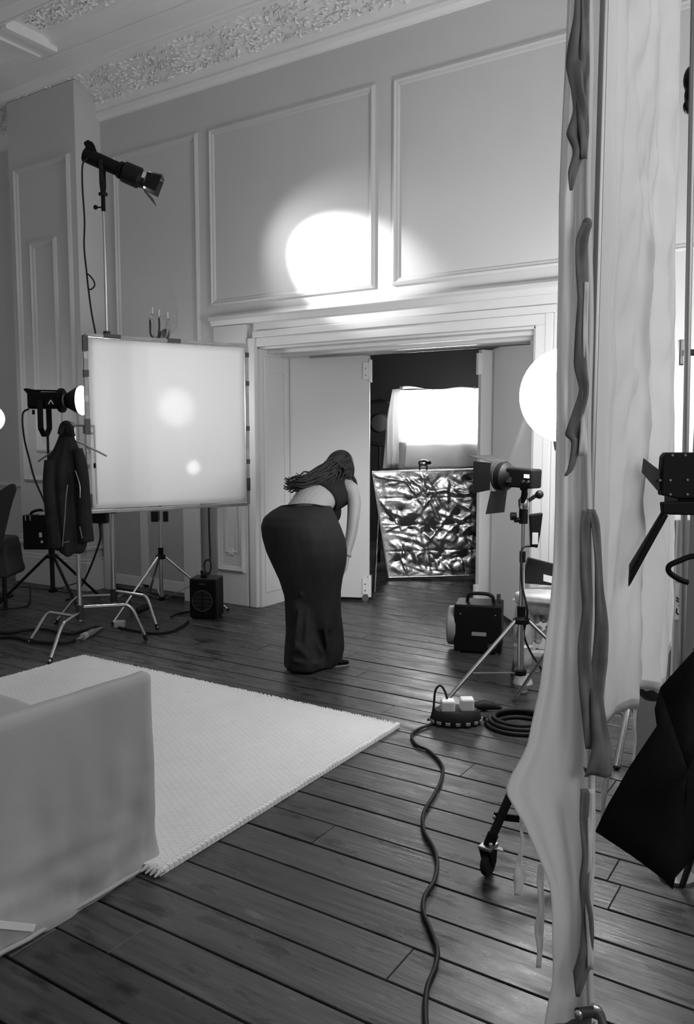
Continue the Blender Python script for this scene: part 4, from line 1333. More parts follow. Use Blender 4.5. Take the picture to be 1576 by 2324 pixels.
spot('lamp_beam', LC + la * 0.14, (-3.72, 6.25, 0.55), 110, 52, 1.0, 0.04, lamp)
mb_ = hc + RGT * 0.062 - UP * 0.045
psu = thing('lamp_ballast', 'small black ballast with grey label strapped to the right chrome stand', 'power supply', mb_ - UP * 0.14)
MB().prism([mb_ + RGT * (-0.03) + UP * 0.075 - FH * .02, mb_ + RGT * 0.042 + UP * 0.085 - FH * .02, mb_ + RGT * 0.030 - UP * 0.03 - FH * .02, mb_ + RGT * 0.016 - UP * 0.11 - FH * .02, mb_ - RGT * 0.02 - UP * 0.10 - FH * .02], FH * 0.04).build('case', BLACKP, psu, bevel=0.006)
MB().obox(mb_ - UP * 0.055 - FH * 0.022, RGT, FH, UP, 0.016, 0.002, 0.032).build('label', LABEL, psu)
cp = [mb_ - UP * 0.10] + [on_d(*p) for p in ((1186, 1245, 4.4), (1184, 1290, 4.38), (1186, 1330, 4.38), (1196, 1375, 4.36), (1197, 1400, 4.38), (1190, 1440, 4.42), (1205, 1480, 4.44), (1230, 1520, 4.44))] + [on_z(1260, 1580, 0.012)]
tag(MB().tube(smooth_path(cp, 5), 0.006, 8).build('power_cable', RUBBER, smooth=60), 'black cable trailing down the right chrome stand from the ballast', 'cable')

# ------------------------------------------------------------------ carved white table with a black case on it
T0 = on_z(1187, 1572, 0)
tb = thing('carved_table', 'ornate carved white console table with a marbled top at right', 'table', T0)
dT = T0.dot(FH)
zt_ = on_d(1190, 1350, dT).z
MB().lathe(T0, UP, [(0.022, 0), (0.03, 0.012), (0.022, 0.025), (0.045, 0.035), (0.058, 0.06), (0.05, 0.085), (0.036, 0.11), (0.034, 0.15), (0.05, 0.17), (0.058, 0.20), (0.056, 0.26), (0.062, 0.285), (0.05, 0.30), (0.062, 0.33), (0.06, 0.38), (0.066, 0.42), (0.055, 0.48), (0.05, 0.52), (0.036, 0.54), (0.042, 0.58), (0.038, zt_ - 0.07), (0.046, zt_ - 0.05), (0.07, zt_ - 0.03)], 18).build('leg', MARBLE, tb, smooth=30)
for dx, dy in ((0.75, 0.1), (0.1, 0.42), (0.80, 0.45)):
    q = T0 + Vector((dx, dy, 0))
    MB().lathe(q, UP, [(0.022, 0), (0.045, 0.035), (0.058, 0.06), (0.036, 0.11), (0.05, 0.17), (0.056, 0.26), (0.062, 0.33), (0.066, 0.42), (0.04, 0.54), (0.038, zt_ - 0.05), (0.07, zt_ - 0.03)], 14).build('leg', MARBLE, tb, smooth=30)
b = MB()
pr = [T0 + Vector((-0.045, -0.05, 0)), T0 + Vector((0.02, -0.09, 0)), T0 + Vector((0.84, -0.04, 0)), T0 + Vector((0.90, 0.50, 0)), T0 + Vector((0.08, 0.48, 0)), T0 + Vector((-0.045, 0.08, 0))]
MB().prism([p + UP * (zt_ - 0.03) for p in pr], UP * 0.05).build('top', MARBLE, tb, bevel=0.015, seg=3)
MB().prism([p + UP * (zt_ - 0.10) * 1.0 + (T0 + Vector((0.4, 0.2, 0)) - p) * 0.12 for p in pr], UP * 0.07).build('apron', MARBLE, tb, bevel=0.02)
cb_ = MB()
r7 = random.Random(2)
for i in range(46):
    t = r7.random()
    c = T0 + RGT * (0.05 + 0.14 * t) + UP * (0.42 + 0.14 * math.sin(t * 3) - r7.random() * 0.22) + FH * r7.uniform(-.02, .02)
    cb_.ball(c, (r7.uniform(.012, .026), r7.uniform(.010, .02), r7.uniform(.012, .026)), 8, 6)
co = cb_.build('carving', MARBLE, tb, smooth=60)
co['kind'] = 'stuff'
MB().bar(T0 + UP * 0.24, T0 + UP * 0.27 + Vector((0.75, 0.1, 0)), 0.05, 0.04).build('stretcher', MARBLE, tb, bevel=0.01)
k0, k1, k2, k3 = on_d(1202, 1266, dT + .02), on_d(1268, 1283, dT + 0.02), on_d(1262, 1330, dT + .06), on_d(1184, 1324, dT + .06)
case = thing('black_case', 'flat black case with a white label propped on the carved table', 'case', (k2 + k3) / 2)
MB().prism([k0, k1, k2, k3], FH * 0.05).build('lid', BLACK, case, bevel=0.006)
MB().obox(k3.lerp(k2, 0.75) + (k1 - k2) * 0.33 - FH * 0.006, (k1 - k0), FH, UP, 0.03, 0.003, 0.02).build('label', LABEL, case)

# ------------------------------------------------------------------ power block, coil and the long cable
PC = on_z(1035, 1640, 0)
rl = thing('power_block', 'black round-ended power block with two white plugs on the boards', 'power block', PC)
ring = []
pts = [(math.cos(a) * 0.13, math.sin(a) * 0.085) for a in [2 * math.pi * i / 28 for i in range(28)]]
MB().loft([[PC + RGT * (x * s) + FH * (y * s) + UP * z for x, y in pts] for s, z in ((1.0, 0.004), (1.05, 0.02), (0.98, 0.06), (0.86, 0.075))]).build('body', RUBBER, rl, smooth=40)
for i in range(16):
    a = 2 * math.pi * i / 16
    MB().obox(PC + RGT * (0.136 * math.cos(a)) + FH * (0.089 * math.sin(a)) + UP * 0.02, (RGT * -math.sin(a) + FH * math.cos(a)), UP, (RGT * math.cos(a) + FH * math.sin(a)), 0.012, 0.007, 0.006).build('rib', MGREY, rl)
for q in (-0.045, 0.055):
    MB().obox(PC + RGT * q - FH * 0.01 + UP * (0.105 if q > 0 else 0.095), RGT, FH, UP, 0.036, 0.032, 0.034).build('plug', WHITEP, rl, bevel=0.010)
lp = [PC - RGT * 0.04 + UP * 0.10, PC - RGT * 0.06 + UP * 0.17, PC - RGT * 0.085 + UP * 0.20, PC - RGT * 0.11 + UP * 0.17, PC - RGT * 0.118 + UP * 0.08, PC - RGT * 0.13 + UP * 0.03, PC - RGT * 0.15 + UP * 0.012]
MB().tube(smooth_path(lp, 6), 0.006, 8).build('plug_lead', RUBBER, rl, smooth=60)
cc_ = on_z(1180, 1648, 0)
b = MB()
for t in range(4):
    b.tube([cc_ + RGT * ((0.17 - 0.018 * t) * math.cos(2 * math.pi * i / 36)) + FH * ((0.15 - 0.015 * t) * math.sin(2 * math.pi * i / 36)) + UP * (0.012 + 0.017 * (t % 3)) for i in range(37)], 0.011, 8)
b.tube(smooth_path([cc_ - RGT * 0.17 + UP * 0.02, on_z(1105, 1625, 0.012), PC + RGT * 0.15 + UP * 0.02], 6), 0.011, 8)
tag(b.build('cable_coil', RUBBER, smooth=60), 'coiled black cable on the boards beside the power block', 'cable')
hh_ = on_z(1098, 1612, 0)
tag(MB().tube([hh_ - RGT * 0.05 + UP * 0.025, hh_ + UP * 0.03, hh_ + RGT * 0.05 + UP * 0.025, hh_ + RGT * 0.10 + UP * 0.012], [0.022, 0.03, 0.022, 0.008], 10).build('cable_plug', RUBBER, smooth=60), 'black cable plug lying between power block and coil', 'plug')
floor_cable([(1000, 1630), (975, 1645), (950, 1655), (935, 1668), (945, 1690), (975, 1705), (1003, 1735), (1003, 1765), (985, 1805), (962, 1845), (963, 1885), (985, 1925), (993, 1960), (985, 2000), (964, 2035), (962, 2070), (978, 2110), (993, 2155), (988, 2195), (972, 2235), (966, 2280), (968, 2340), (972, 2400)], 0.0075, 'long black cable snaking over the boards from the power block to the camera', 'extension_cable')

# ------------------------------------------------------------------ big white globe lantern
GC = on_d(1290, 897, 4.15)
gt = thing('globe_lantern', 'large glowing white globe lantern half hidden by the hanging sheet', 'lantern', Vector((GC.x, GC.y, 0)))
MB().ball(GC, 0.243, 40, 24).build('globe', GLOBE, gt, smooth=180)
MB().lathe(GC - UP * 0.30, UP, [(0.02, 0), (0.06, 0.02), (0.07, 0.07)], 18).build('holder', BLACK, gt, smooth=40)
MB().cyl(Vector((GC.x, GC.y, 0.02)), GC - UP * 0.28, 0.016).build('pole', CHROME, gt, smooth=40)
for a in (0.6, 2.7, 4.8):
    MB().cyl(Vector((GC.x, GC.y, 0.5)), Vector((GC.x + 0.35 * math.cos(a), GC.y + 0.35 * math.sin(a), 0.01)), 0.010).build('leg', CHROME, gt, smooth=40)
# ------------------------------------------------------------------ hanging muslin sheets on a frame, right foreground
def ribbon(pts, widths, th=0.0025, twist=0.5, ph=0.0):
    """narrow strip of cloth that twists as it hangs"""
    pp = smooth_path(pts, 6)
    m = len(pp)
    rows = []
    for i, p in enumerate(pp):
        t = i / (m - 1)
        k = t * (len(widths) - 1)
        j = min(int(k), len(widths) - 2)
        w = widths[j] + (widths[j + 1] - widths[j]) * (k - j)
        a = ph + twist * math.sin(t * 9 + ph)
        d = RGT * math.cos(a) + FH * math.sin(a)
        c = FH * (0.18 * w * math.sin(t * 14))
        rows.append([p - d * (w / 2), p - d * (w / 4) + c, p + c * 0.4, p + d * (w / 4) - c, p + d * (w / 2)])
    return MB().grid(rows)


# frame post, mostly wrapped in cloth
fp = Vector((-0.575, 2.03, 0))
fr = thing('sheet_frame', 'thin metal post of the frame that carries the white sheets', 'frame', fp)
MB().cyl(fp + UP * 0.10, fp + UP * 3.2, 0.010).build('post', STEEL, fr, smooth=40)
MB().cyl(fp + UP * 3.15, Vector((-0.5, 2.75, 3.15)), 0.012).build('top_rail', STEEL, fr, smooth=40)
MB().cyl(Vector((-0.49, 2.62, 3.2)), Vector((-0.47, 2.82, 0.10)), 0.010).build('post', STEEL, fr, smooth=40)
for q, fr_ in ((fp, 0.02), (Vector((-0.47, 2.82, 0)), 0.06)):
    MB().lathe(q, UP, [(fr_, 0), (fr_, 0.012), (0.015, 0.03), (0.012, 0.11)], 18).build('foot', STEEL, fr, smooth=40)

# sheet 1: the gathered near edge
LE = [(-900, 1300), (-120, 1294), (0, 1290), (150, 1284), (300, 1276), (450, 1270), (600, 1268), (800, 1264), (1000, 1263), (1150, 1261), (1280, 1257), (1380, 1249), (1480, 1236), (1560, 1226), (1640, 1208), (1690, 1198), (1720, 1184), (1750, 1166), (1775, 1154), (1790, 1149), (1805, 1152), (1830, 1166), (1870, 1190), (1920, 1212), (1970, 1234), (2010, 1249), (2050, 1253), (2120, 1255), (2200, 1256), (2235, 1254), (2280, 1244), (2330, 1236), (2400, 1228)]
RE = [(-900, 1338), (-120, 1338), (0, 1337), (400, 1338), (800, 1336), (1150, 1338), (1600, 1340), (1750, 1344), (2000, 1345), (2150, 1347), (2280, 1343), (2400, 1342)]


def interp(tab, y):
    for (a, u), (b_, v) in zip(tab[:-1], tab[1:]):
        if a <= y <= b_:
            return u + (v - u) * (y - a) / (b_ - a)
    return tab[-1][1]


NC = 34
rows = []
for i in range(185):
    py = -690 + 3080 * i / 184
    l, r_ = interp(LE, py), interp(RE, py)
    row = []
    for j in range(NC + 1):
        t = j / NC
        # folds: pleats running down, shallower toward the pulled-out corner
        amp = 0.010 + 0.007 * math.sin(py * 0.0021)
        f = math.sin(t * 13 + 0.9 * math.sin(py * 0.002) + 0.4) * amp + math.sin(t * 23 + py * 0.003) * amp * 0.2 * (1 + math.sin(py * .004))
        f += 0.02 * (t - 0.5) * 2
        f += 0.004 * noise.noise(Vector((t * 6, py * 0.006, 2)))
        if py > 1500:
            f += 0.03 * max(0, (1 - abs(py - 1800) / 300)) * (1 - t)
        row.append(on_d(l + (r_ - l) * t, py, 1.95 + f))
    rows.append(row)
s1 = thing('muslin_sheet', 'white muslin sheet gathered along the frame post with its corner pulled left', 'sheet', Vector((rows[0][0].x, rows[0][0].y, 0.0)))
MB().grid(rows).build('cloth', MUSLIN, s1, smooth=180, thick=0.002)
# seam folded along the post
rows = []
for i in range(112):
    py = -690 + 3000 * i / 111
    x = 1337 + 3 * math.sin(py * 0.011) + (4 if py > 1200 else 0)
    rows.append([on_d(x - 7, py, 1.945), on_d(x - 3, py, 1.925 + 0.003 * math.sin(py * .02)), on_d(x + 2, py, 1.93), on_d(x + 7, py, 1.955)])
MB().grid(rows).build('seam', MUSLIN, s1, smooth=180, thick=0.003)

# sheet 2: the broad sheet running back from the post
NU, NV = 110, 150
r6 = random.Random(4)
WRK = []
for i in range(150):
    an = r6.choice((1.35, 1.6, 1.75, 1.1, 2.0)) + r6.uniform(-.2, .2)
    WRK.append((0.5 + r6.uniform(-.24, .24), r6.random(), math.cos(an), math.sin(an), r6.uniform(.03, .12), r6.choice((-1, 1)) * r6.uniform(.003, .009), r6.uniform(.015, .035)))
rows = []
for i in range(NV + 1):
    v = i / NV                        # 0 top, 1 hem
    row = []
    for j in range(NU + 1):
        u = j / NU
        yb = 2.80 - 0.225 * (1 - v) * 0.98
        y = 2.03 + (yb - 2.03) * u
        hem = 0.735 - 0.02 * u + 0.012 * math.sin(u * 23) + (0.10 * max(0, u - 0.92) / 0.08 if u > 0.92 else 0) - 0.06 * max(0, 0.12 - u) / 0.12
        z = 3.15 + (hem - 3.15) * v
        w = 0.35 + 0.65 * v
        x = -0.555 + 0.05 * u + 0.020 * w * math.copysign(abs(math.sin(u * 17 + 1.5 * v)) ** 0.7, math.sin(u * 17 + 1.5 * v)) + 0.012 * math.sin(u * 41 + 5 * v) * w * (0.4 + 0.6 * math.sin(v * 6 + u * 3) ** 2)
        x += (0.016 * noise.noise(Vector((u * 6, v * 12, 0))) + 0.010 * noise.noise(Vector((u * 13 + v * 8, v * 26, 3)))) * (1 if 0.2 < u < 0.8 else 0.4)
        x += -0.02 * max(0, 1 - abs(u - 0.10) / 0.06) * (1 - 0.4 * v) - 0.065 * max(0, 1 - u / 0.07)
        for cu, cv, ca, sa, ln, am, wd in WRK:
            if abs(v - cv) < ln:
                du, dv_ = (u - cu) * 0.35, v - cv
                al = abs(du * ca + dv_ * sa)
                ac = abs(dv_ * ca - du * sa)
                if al < ln and ac < wd:
                    x += am * (1 - ac / wd) ** 2 * (1 - (al / ln) ** 2)
        row.append(Vector((x, y, z)))
    rows.append(row)
s2 = thing('muslin_sheet', 'broad white muslin sheet hanging lit from behind at the right', 'sheet', Vector((-0.53, 2.4, 0.70)))
MB().grid(rows).build('cloth', MUSLIN, s2, smooth=180, thick=0.0015)
hemr = []
for j in range(NU + 1):
    p = rows[-1][j]
    hemr.append([p + Vector((-0.004, 0, 0.028)), p + Vector((-0.007, 0, 0.012)), p + Vector((-0.004, 0, -0.004 + 0.004 * math.sin(j * 2.1)))])
MB().grid(hemr).build('hem', WHITEP, s2, smooth=180, thick=0.003)

# cloth ties
D1 = 1.90
ties = [
    ('cloth_tie', 'twisted shade-darkened cloth tie hanging at the top of the gathered sheet', TIEM, [(1326, -420), (1324, -200), (1322, -60), (1318, 40), (1311, 100), (1305, 150), (1311, 200), (1318, 250), (1308, 305), (1314, 345), (1301, 390), (1297, 432)], [.02, .022, .024, .026, .03, .028, .02, .024, .034, .024, .018, .004], 0.4),
    ('cloth_tie', 'second shade-darkened tie strand lying beside the topmost twisted tie', TIEM, [(1330, -60), (1329, 60), (1326, 160), (1322, 220), (1326, 300), (1326, 360)], [.016, .016, .018, .016, .022, .010], 0.5),
    ('cloth_tie', 'long shade-darkened tie knotted halfway up the gathered sheet', TIEM, [(1334, 505), (1322, 545), (1319, 600), (1321, 680), (1318, 760), (1318, 830), (1326, 885), (1312, 940), (1302, 985), (1308, 1005), (1297, 1060), (1284, 1080)], [.016, .022, .020, .016, .018, .022, .016, .02, .03, .02, .012, .004], 0.35),
    ('cloth_tie', 'pale short tie end beside the long knotted tie', TIEW, [(1332, 640), (1329, 760), (1331, 860), (1326, 940), (1324, 1035)], [.008, .012, .01, .014, .02], 0.4),
    ('cloth_tie', 'shade-darkened tie strand hanging from the lower knot, left of its pair', TIEM, [(1334, 1158), (1330, 1200), (1330, 1290), (1334, 1380), (1327, 1470), (1331, 1560), (1336, 1640), (1340, 1700)], [.018, .020, .022, .018, .022, .026, .024, .016], 0.3),
    ('cloth_tie', 'shade-darkened tie strand hanging from the lower knot, right of its pair', TIEM, [(1342, 1156), (1352, 1190), (1358, 1260), (1361, 1340), (1366, 1420), (1362, 1500), (1356, 1580), (1360, 1640), (1366, 1700), (1358, 1762)], [.014, .016, .014, .016, .024, .026, .022, .03, .042, .05], 0.3),
    ('cloth_tie', 'shade-darkened tie end widening into a pocket low on the gathered sheet', TIEM, [(1330, 1790), (1328, 1860), (1332, 1940), (1326, 2010), (1334, 2080), (1332, 2150), (1322, 2200), (1312, 2262)], [.018, .02, .018, .016, .02, .026, .040, .006], 0.35),
    ('cloth_tie', 'pale tie strand low on the gathered sheet beside the pocketed tie', TIEW, [(1341, 1790), (1340, 1870), (1341, 1960), (1336, 2040), (1339, 2120), (1341, 2200)], [.014, .012, .014, .012, .016, .012], 0.3),
    ('cloth_tie', 'short pale tie with a triangular end hanging below the pulled-out corner', TIEW, [(1184, 1842), (1183, 1875), (1187, 1915), (1179, 1955), (1181, 1990), (1174, 2032)], [.004, .006, .008, .010, .034, .010], 0.2),
    ('cloth_tie', 'long pale tie dangling near the boards left of the gathered sheet', TIEW, [(1230, 1960), (1227, 2000), (1229, 2060), (1224, 2110), (1226, 2150), (1223, 2196)], [.014, .016, .014, .02, .014, .010], 0.25),
]
for nm, lb, m, px, w, tw in ties:
    tag(ribbon([on_d(x, y, D1 if x > 1260 else 1.97) for x, y in px], [q_ * (1.35 if m is TIEM else 1.15) for q_ in w], twist=tw).build(nm, m, smooth=180, thick=0.0025), lb, 'cloth tie', 'cloth ties on the muslin sheets')
tag(ribbon([on_d(x, y, 2.32) for x, y in ((1443, 1595), (1440, 1640), (1441, 1690), (1437, 1738))], [.010, .011, .009, .008], twist=0.2).build('cloth_tie', TIEW, smooth=180, thick=0.0025), 'white tie hanging below the lit hem of the broad sheet', 'cloth tie', 'cloth ties on the muslin sheets')
tag(ribbon([on_d(x, y, 2.04) for x, y in ((1376, 1690), (1378, 1750), (1372, 1800), (1368, 1860))], [.012, .014, .016, .008], twist=0.3).build('cloth_tie', TIEW, smooth=180, thick=0.0025), 'frayed white tie at the near corner of the broad sheet', 'cloth tie', 'cloth ties on the muslin sheets')
kn = on_d(1333, 510, 1.91)
tag(MB().ball(kn, (0.012, 0.010, 0.016), 12, 8).build('tie_knot', TIEM, smooth=180), 'shade-darkened knot of the long tie halfway up the sheet', 'knot')
kn = on_d(1331, 1752, 1.91)
tag(MB().obox(kn, RGT, FH, (UP * 0.9 - RGT * 0.35), 0.004, 0.004, 0.013).build('eyelet', STEEL, bevel=0.002), 'small dark eyelet in the seam of the gathered sheet', 'eyelet')

# chrome pipe with a bolt at the foot of the post
pb0 = on_d(1312, 2300, 1.87)
hk = thing('pipe_clamp', 'chrome bolt and bent pipe at the bottom of the gathered sheet', 'clamp', Vector((pb0.x, pb0.y, 0)))
bp_ = [pb0 + FH * 0.0, pb0 + RGT * 0.025 - UP * 0.004, on_d(1344, 2286, 1.89), on_d(1357, 2292, 1.89), on_d(1366, 2312, 1.89), on_d(1370, 2345, 1.89), on_d(1371, 2420, 1.89)]
q = bp_[-1].copy()
q.z = 0.0
MB().tube(smooth_path(bp_[2:] + [q], 6), 0.011, 10).build('bent_pipe', CHROME, hk, smooth=60)
MB().cyl(pb0 + RGT * 0.0, on_d(1348, 2296, 1.89), 0.013).build('sleeve', DGREY, hk, smooth=40)
MB().ball(pb0 - FH * 0.006, (0.011, 0.008, 0.013), 12, 8).build('bolt', CHROME, hk, smooth=180)

# ------------------------------------------------------------------ rolling stand behind the sheet
ct = on_z(1108, 1985, 0)
ro_ = thing('rolling_stand', 'black rolling stand leg with a braked castor wheel left of the sheet', 'stand', ct)
wc_ = ct + UP * 0.042
wa = (RGT * 0.80 - FH * 0.60).normalized()
MB().lathe(wc_ - wa * 0.014, wa, [(0.02, 0), (0.038, 0.002), (0.042, 0.007), (0.042, 0.021), (0.038, 0.026), (0.02, 0.028)], 24).build('wheel', RUBBER, ro_, smooth=40)
wb_ = UP.cross(wa)
MB().prism([wc_ + wa * 0.017 - UP * 0.01 - wb_ * 0.0, wc_ + wa * 0.017 + UP * 0.055 - wb_ * 0.03, wc_ + wa * 0.017 + UP * 0.06 + wb_ * 0.03, wc_ + wa * 0.017 + wb_ * 0.02], wa * 0.004).build('fork', BLACKP, ro_)
MB().prism([wc_ - wa * 0.021 - UP * 0.01 - wb_ * 0.0, wc_ - wa * 0.021 + UP * 0.055 - wb_ * 0.03, wc_ - wa * 0.021 + UP * 0.06 + wb_ * 0.03, wc_ - wa * 0.021 + wb_ * 0.02], wa * 0.004).build('fork', BLACKP, ro_)
top = on_d(1091, 1925, ct.dot(FH))
MB().obox(wc_ + UP * 0.062, wa, wb_, UP, 0.024, 0.032, 0.006).build('swivel_plate', STEEL, ro_, bevel=0.003)
MB().bar(wc_ + UP * 0.064 + RGT * 0.0, wc_ + UP * 0.046 + RGT * 0.05, 0.026, 0.006).build('brake_pedal', CHROME, ro_, bevel=0.002)
MB().ball(wc_ + UP * 0.074 + RGT * 0.005 - FH * 0.015, 0.008, 10, 8).build('bolt', CHROME, ro_, smooth=180)
s0_ = wc_ + UP * 0.064
dct = ct.dot(FH)
s1_ = on_d(1166, 1788, dct + 0.04)
MB().cyl(s0_ - UP * 0.002, s0_.lerp(s1_, 0.2), 0.019).build('socket', BLACKP, ro_, smooth=40)
MB().tube([s0_, s1_], 0.0155, 12).build('leg', BLACK, ro_, smooth=50)
hub_ = on_d(1300, 1800, dct + 0.10)
MB().tube(smooth_path([s1_ - UP * 0.004, s1_ + RGT * 0.03, hub_], 5), 0.0155, 12).build('crossbar', BLACK, ro_, smooth=50)
br0 = on_d(1121, 1851, dct + 0.03)
MB().bar(br0, br0 + RGT * 0.24 - UP * 0.03, 0.012, 0.026).build('brace', BLACKP, ro_, bevel=0.003)
MB().ball(br0 - FH * 0.012, 0.007, 10, 8).build('rivet', STEEL, ro_, smooth=180)
MB().cyl(Vector((hub_.x, hub_.y, 0.12)), Vector((hub_.x, hub_.y, 2.0)), 0.018).build('column', BLACK, ro_, smooth=40)
for dx, dd in ((-0.02, 0.36), (0.0, -0.06)):
    e_ = Vector((hub_.x, hub_.y, 0.05)) + RGT * dx + FH * dd
    MB().cyl(hub_, e_, 0.0155).build('leg', BLACK, ro_, smooth=40)
    MB().lathe(e_ - UP * 0.008 - wa * 0.014, wa, [(0.02, 0), (0.042, 0.007), (0.042, 0.021), (0.02, 0.028)], 18).build('wheel', RUBBER, ro_, smooth=40)

# chrome stand feet glimpsed under the broad sheet
b_ = on_z(1400, 1740, 0.012)
db_ = b_.dot(FH)
us = thing('light_stand', 'chrome stand legs glimpsed under the hem of the broad sheet', 'stand', Vector((b_.x, b_.y, 0)))
a_ = on_d(1427, 1600, db_ + 0.15)
MB().cyl(a_ + (a_ - b_) * 0.8, b_, 0.016).build('leg', CHROME, us, smooth=40)
MB().ball(b_, (0.018, 0.018, 0.012), 10, 6).build('rubber_foot', RUBBER, us, smooth=40)
MB().cyl(on_d(1375, 1695, 3.9), on_d(1440, 1676, 4.0), 0.008).build('brace', CHROME, us, smooth=40)
MB().cyl(on_d(1440, 1664, 4.0), on_d(1488, 1668, 4.0), 0.008).build('brace', CHROME, us, smooth=40)
MB().cyl(on_d(1445, 1666, 4.0), on_d(1486, 1678, 3.9), 0.008).build('brace', CHROME, us, smooth=40)
c0 = on_d(1440, 1668, 4.0)
MB().cyl(Vector((c0.x, c0.y, 0.10)), Vector((c0.x, c0.y, 1.2)), 0.016).build('column', CHROME, us, smooth=40)
dsh = on_d(1480, 1568, 2.9)
tag(MB().lathe(dsh - UP * 0.03, UP, [(0.03, 0), (0.05, 0.02), (0.06, 0.05), (0.055, 0.05), (0.045, 0.022), (0.02, 0.012)], 20).cyl(dsh - UP * 0.01, dsh + RGT * 0.16 + FH * 0.05, 0.010).build('metal_dish', DGREY, smooth=40), 'small dark dish on a side arm under the right end of the lit hem', 'dish')

# ------------------------------------------------------------------ LED lamp with barn doors at the right edge
LD = 2.15
lamp2 = thing('led_lamp', 'black flat lamp with bolted plates and folded barn doors at the right edge', 'studio light', on_d(1590, 1175, LD))


def plate(poly, d0, ext, nm, m=BLACKP, bev=0.004):
    return MB().prism([on_d(x, y, d0) for x, y in poly], FH * ext).build(nm, m, lamp2, bevel=bev)


plate([(1504, 1060), (1506, 1036), (1514, 1027), (1680, 1027), (1680, 1132), (1540, 1132), (1502, 1124)], LD, 0.03, 'front_plate')
plate([(1503, 1140), (1680, 1137), (1680, 1172), (1506, 1168)], LD - 0.005, 0.02, 'lower_plate')
plate([(1540, 1045), (1690, 1045), (1690, 1150), (1540, 1150)], LD + 0.03, 0.10, 'housing', BLACK)
plate([(1462, 1040), (1508, 1075), (1506, 1112), (1494, 1114), (1458, 1072)], LD + 0.01, 0.004, 'barn_door', DGREY, 0)
plate([(1504, 1160), (1517, 1170), (1432, 1326), (1428, 1331), (1430, 1282)], LD + 0.01, 0.006, 'barn_door', DGREY, 0)
plate([(1508, 1166), (1518, 1170), (1429, 1330), (1429, 1312)], LD - 0.004, 0.008, 'flap_edge', BLACKP, 0)
for x, y in ((1528, 1033), (1557, 1033), (1523, 1090), (1523, 1122), (1562, 1089), (1562, 1122), (1511, 1159), (1563, 1164), (1500, 1090)):
    q = on_d(x, y, LD - 0.004)
    MB().cyl(q, q + FH * 0.008, 0.003, n=8).build('bolt', MGREY, lamp2, smooth=40)
q = on_d(1640, 1130, LD + 0.06)
stl = thing('light_stand', 'dark stand of the right edge lamp', 'stand', Vector((q.x, q.y, 0)))
MB().cyl(Vector((q.x, q.y, 0.02)), Vector((q.x, q.y, q.z - 0.06)), 0.016).build('column', BLACK, stl, smooth=40)
for a in (0.57, 1.9, -0.7):
    MB().cyl(Vector((q.x, q.y, 0.45)), Vector((q.x + 0.36 * math.cos(a), q.y + 0.36 * math.sin(a), 0.012)), 0.010).build('leg', BLACK, stl, smooth=40)
cl0 = [on_d(x, y, LD + 0.08) for x, y in ((1576, 1262), (1545, 1272), (1520, 1284), (1521, 1300), (1545, 1316), (1562, 1322))]
cl0 = [Vector((q.x, q.y, cl0[0].z))] + cl0
MB().tube(smooth_path(cl0, 5), 0.008, 8).build('clamp_arm', BLACKP, stl, smooth=60)

# ------------------------------------------------------------------ black flag hanging at the lower right
FD = 1.95
fg = thing('black_flag', 'big black cloth flag hanging askew at the lower right corner', 'flag', on_d(1525, 2010, FD))
TL, TR, BR, BL = on_d(1512, 1552, FD + 0.15), on_d(1640, 1400, FD + 0.1), on_d(1690, 1840, FD - .05), on_d(1524, 2008, FD)
outl = [(1500, 1560), (1576, 1478), (1700, 1380), (1720, 1830), (1560, 1960), (1532, 1990), (1526, 2017), (1510, 1999), (1440, 1945), (1352, 1886), (1378, 1830), (1430, 1740), (1492, 1648), (1487, 1610)]
cen = (1560, 1750)
rows = []
for s in (0.0, 0.25, 0.5, 0.75, 1.0):
    row = []
    for (x, y) in outl + outl[:1]:
        xx, yy = cen[0] + (x - cen[0]) * s, cen[1] + (y - cen[1]) * s
        row.append(on_d(xx, yy, FD + 0.03 * math.sin(xx * 0.021 + yy * 0.006) + 0.02 * math.sin(yy * 0.017)))
    rows.append(row)
MB().grid(rows).build('cloth', FLAGM, fg, smooth=180, thick=0.006)
MB().tube([on_d(1578, 1478, FD + 0.03), on_d(1700, 1375, FD + 0.03)], 0.008, 8).build('frame_rod', BLACK, fg, smooth=40)
MB().tube([on_d(1700, 1375, FD + 0.03), on_d(1722, 1835, FD + 0.03)], 0.008, 8).build('frame_rod', BLACK, fg, smooth=40)

# ------------------------------------------------------------------ grey post and taped case at the right edge
GD = 2.95
gp = on_d(1566, 1500, GD)
gs = thing('grey_post', 'grey metal post with black clamps at the extreme right', 'post', Vector((gp.x, gp.y, 0)))
x_, y_ = gp.x, gp.y
MB().box((x_ - 0.016, y_ - 0.016, 0), (x_ + 0.016, y_ + 0.016, 3.4)).build('post', MGREY, gs, bevel=0.003)
for (ax_, ay_, r0) in ((1572, 180, 0.030), (1573, 215, 0.028), (1561, 243, 0.014)):
    MB().ball(on_d(ax_, ay_, GD - 0.03), (r0, 0.03, r0 * 1.6), 14, 10).build('clamp_knob', BLACKP, gs, smooth=180)
MB().obox(on_d(1553, 800, GD - 0.03), RGT, FH, UP, 0.020, 0.012, 0.045).build('bracket', STEEL, gs, bevel=0.004)
MB().bar(on_d(1553, 800, GD - 0.045), on_d(1600, 800, GD - 0.045), 0.02, 0.022).build('bracket_arm', DGREY, gs, bevel=0.003)
ca = [(1516, 1168), (1562, 1164), (1564, 1620), (1518, 1640)]
cs = thing('upright_case', 'grey upright case with a strip of lettered tape behind the right edge lamp', 'case', on_d(1540, 1640, GD + 0.2))
GD2 = GD + 0.25
cpos = [on_d(1512, 1180, GD2), on_d(1640, 1180, GD2)]
bzz = on_d(1512, 1180, GD2).z
o_ = cpos[0]
w_ = (cpos[1] - cpos[0]).length
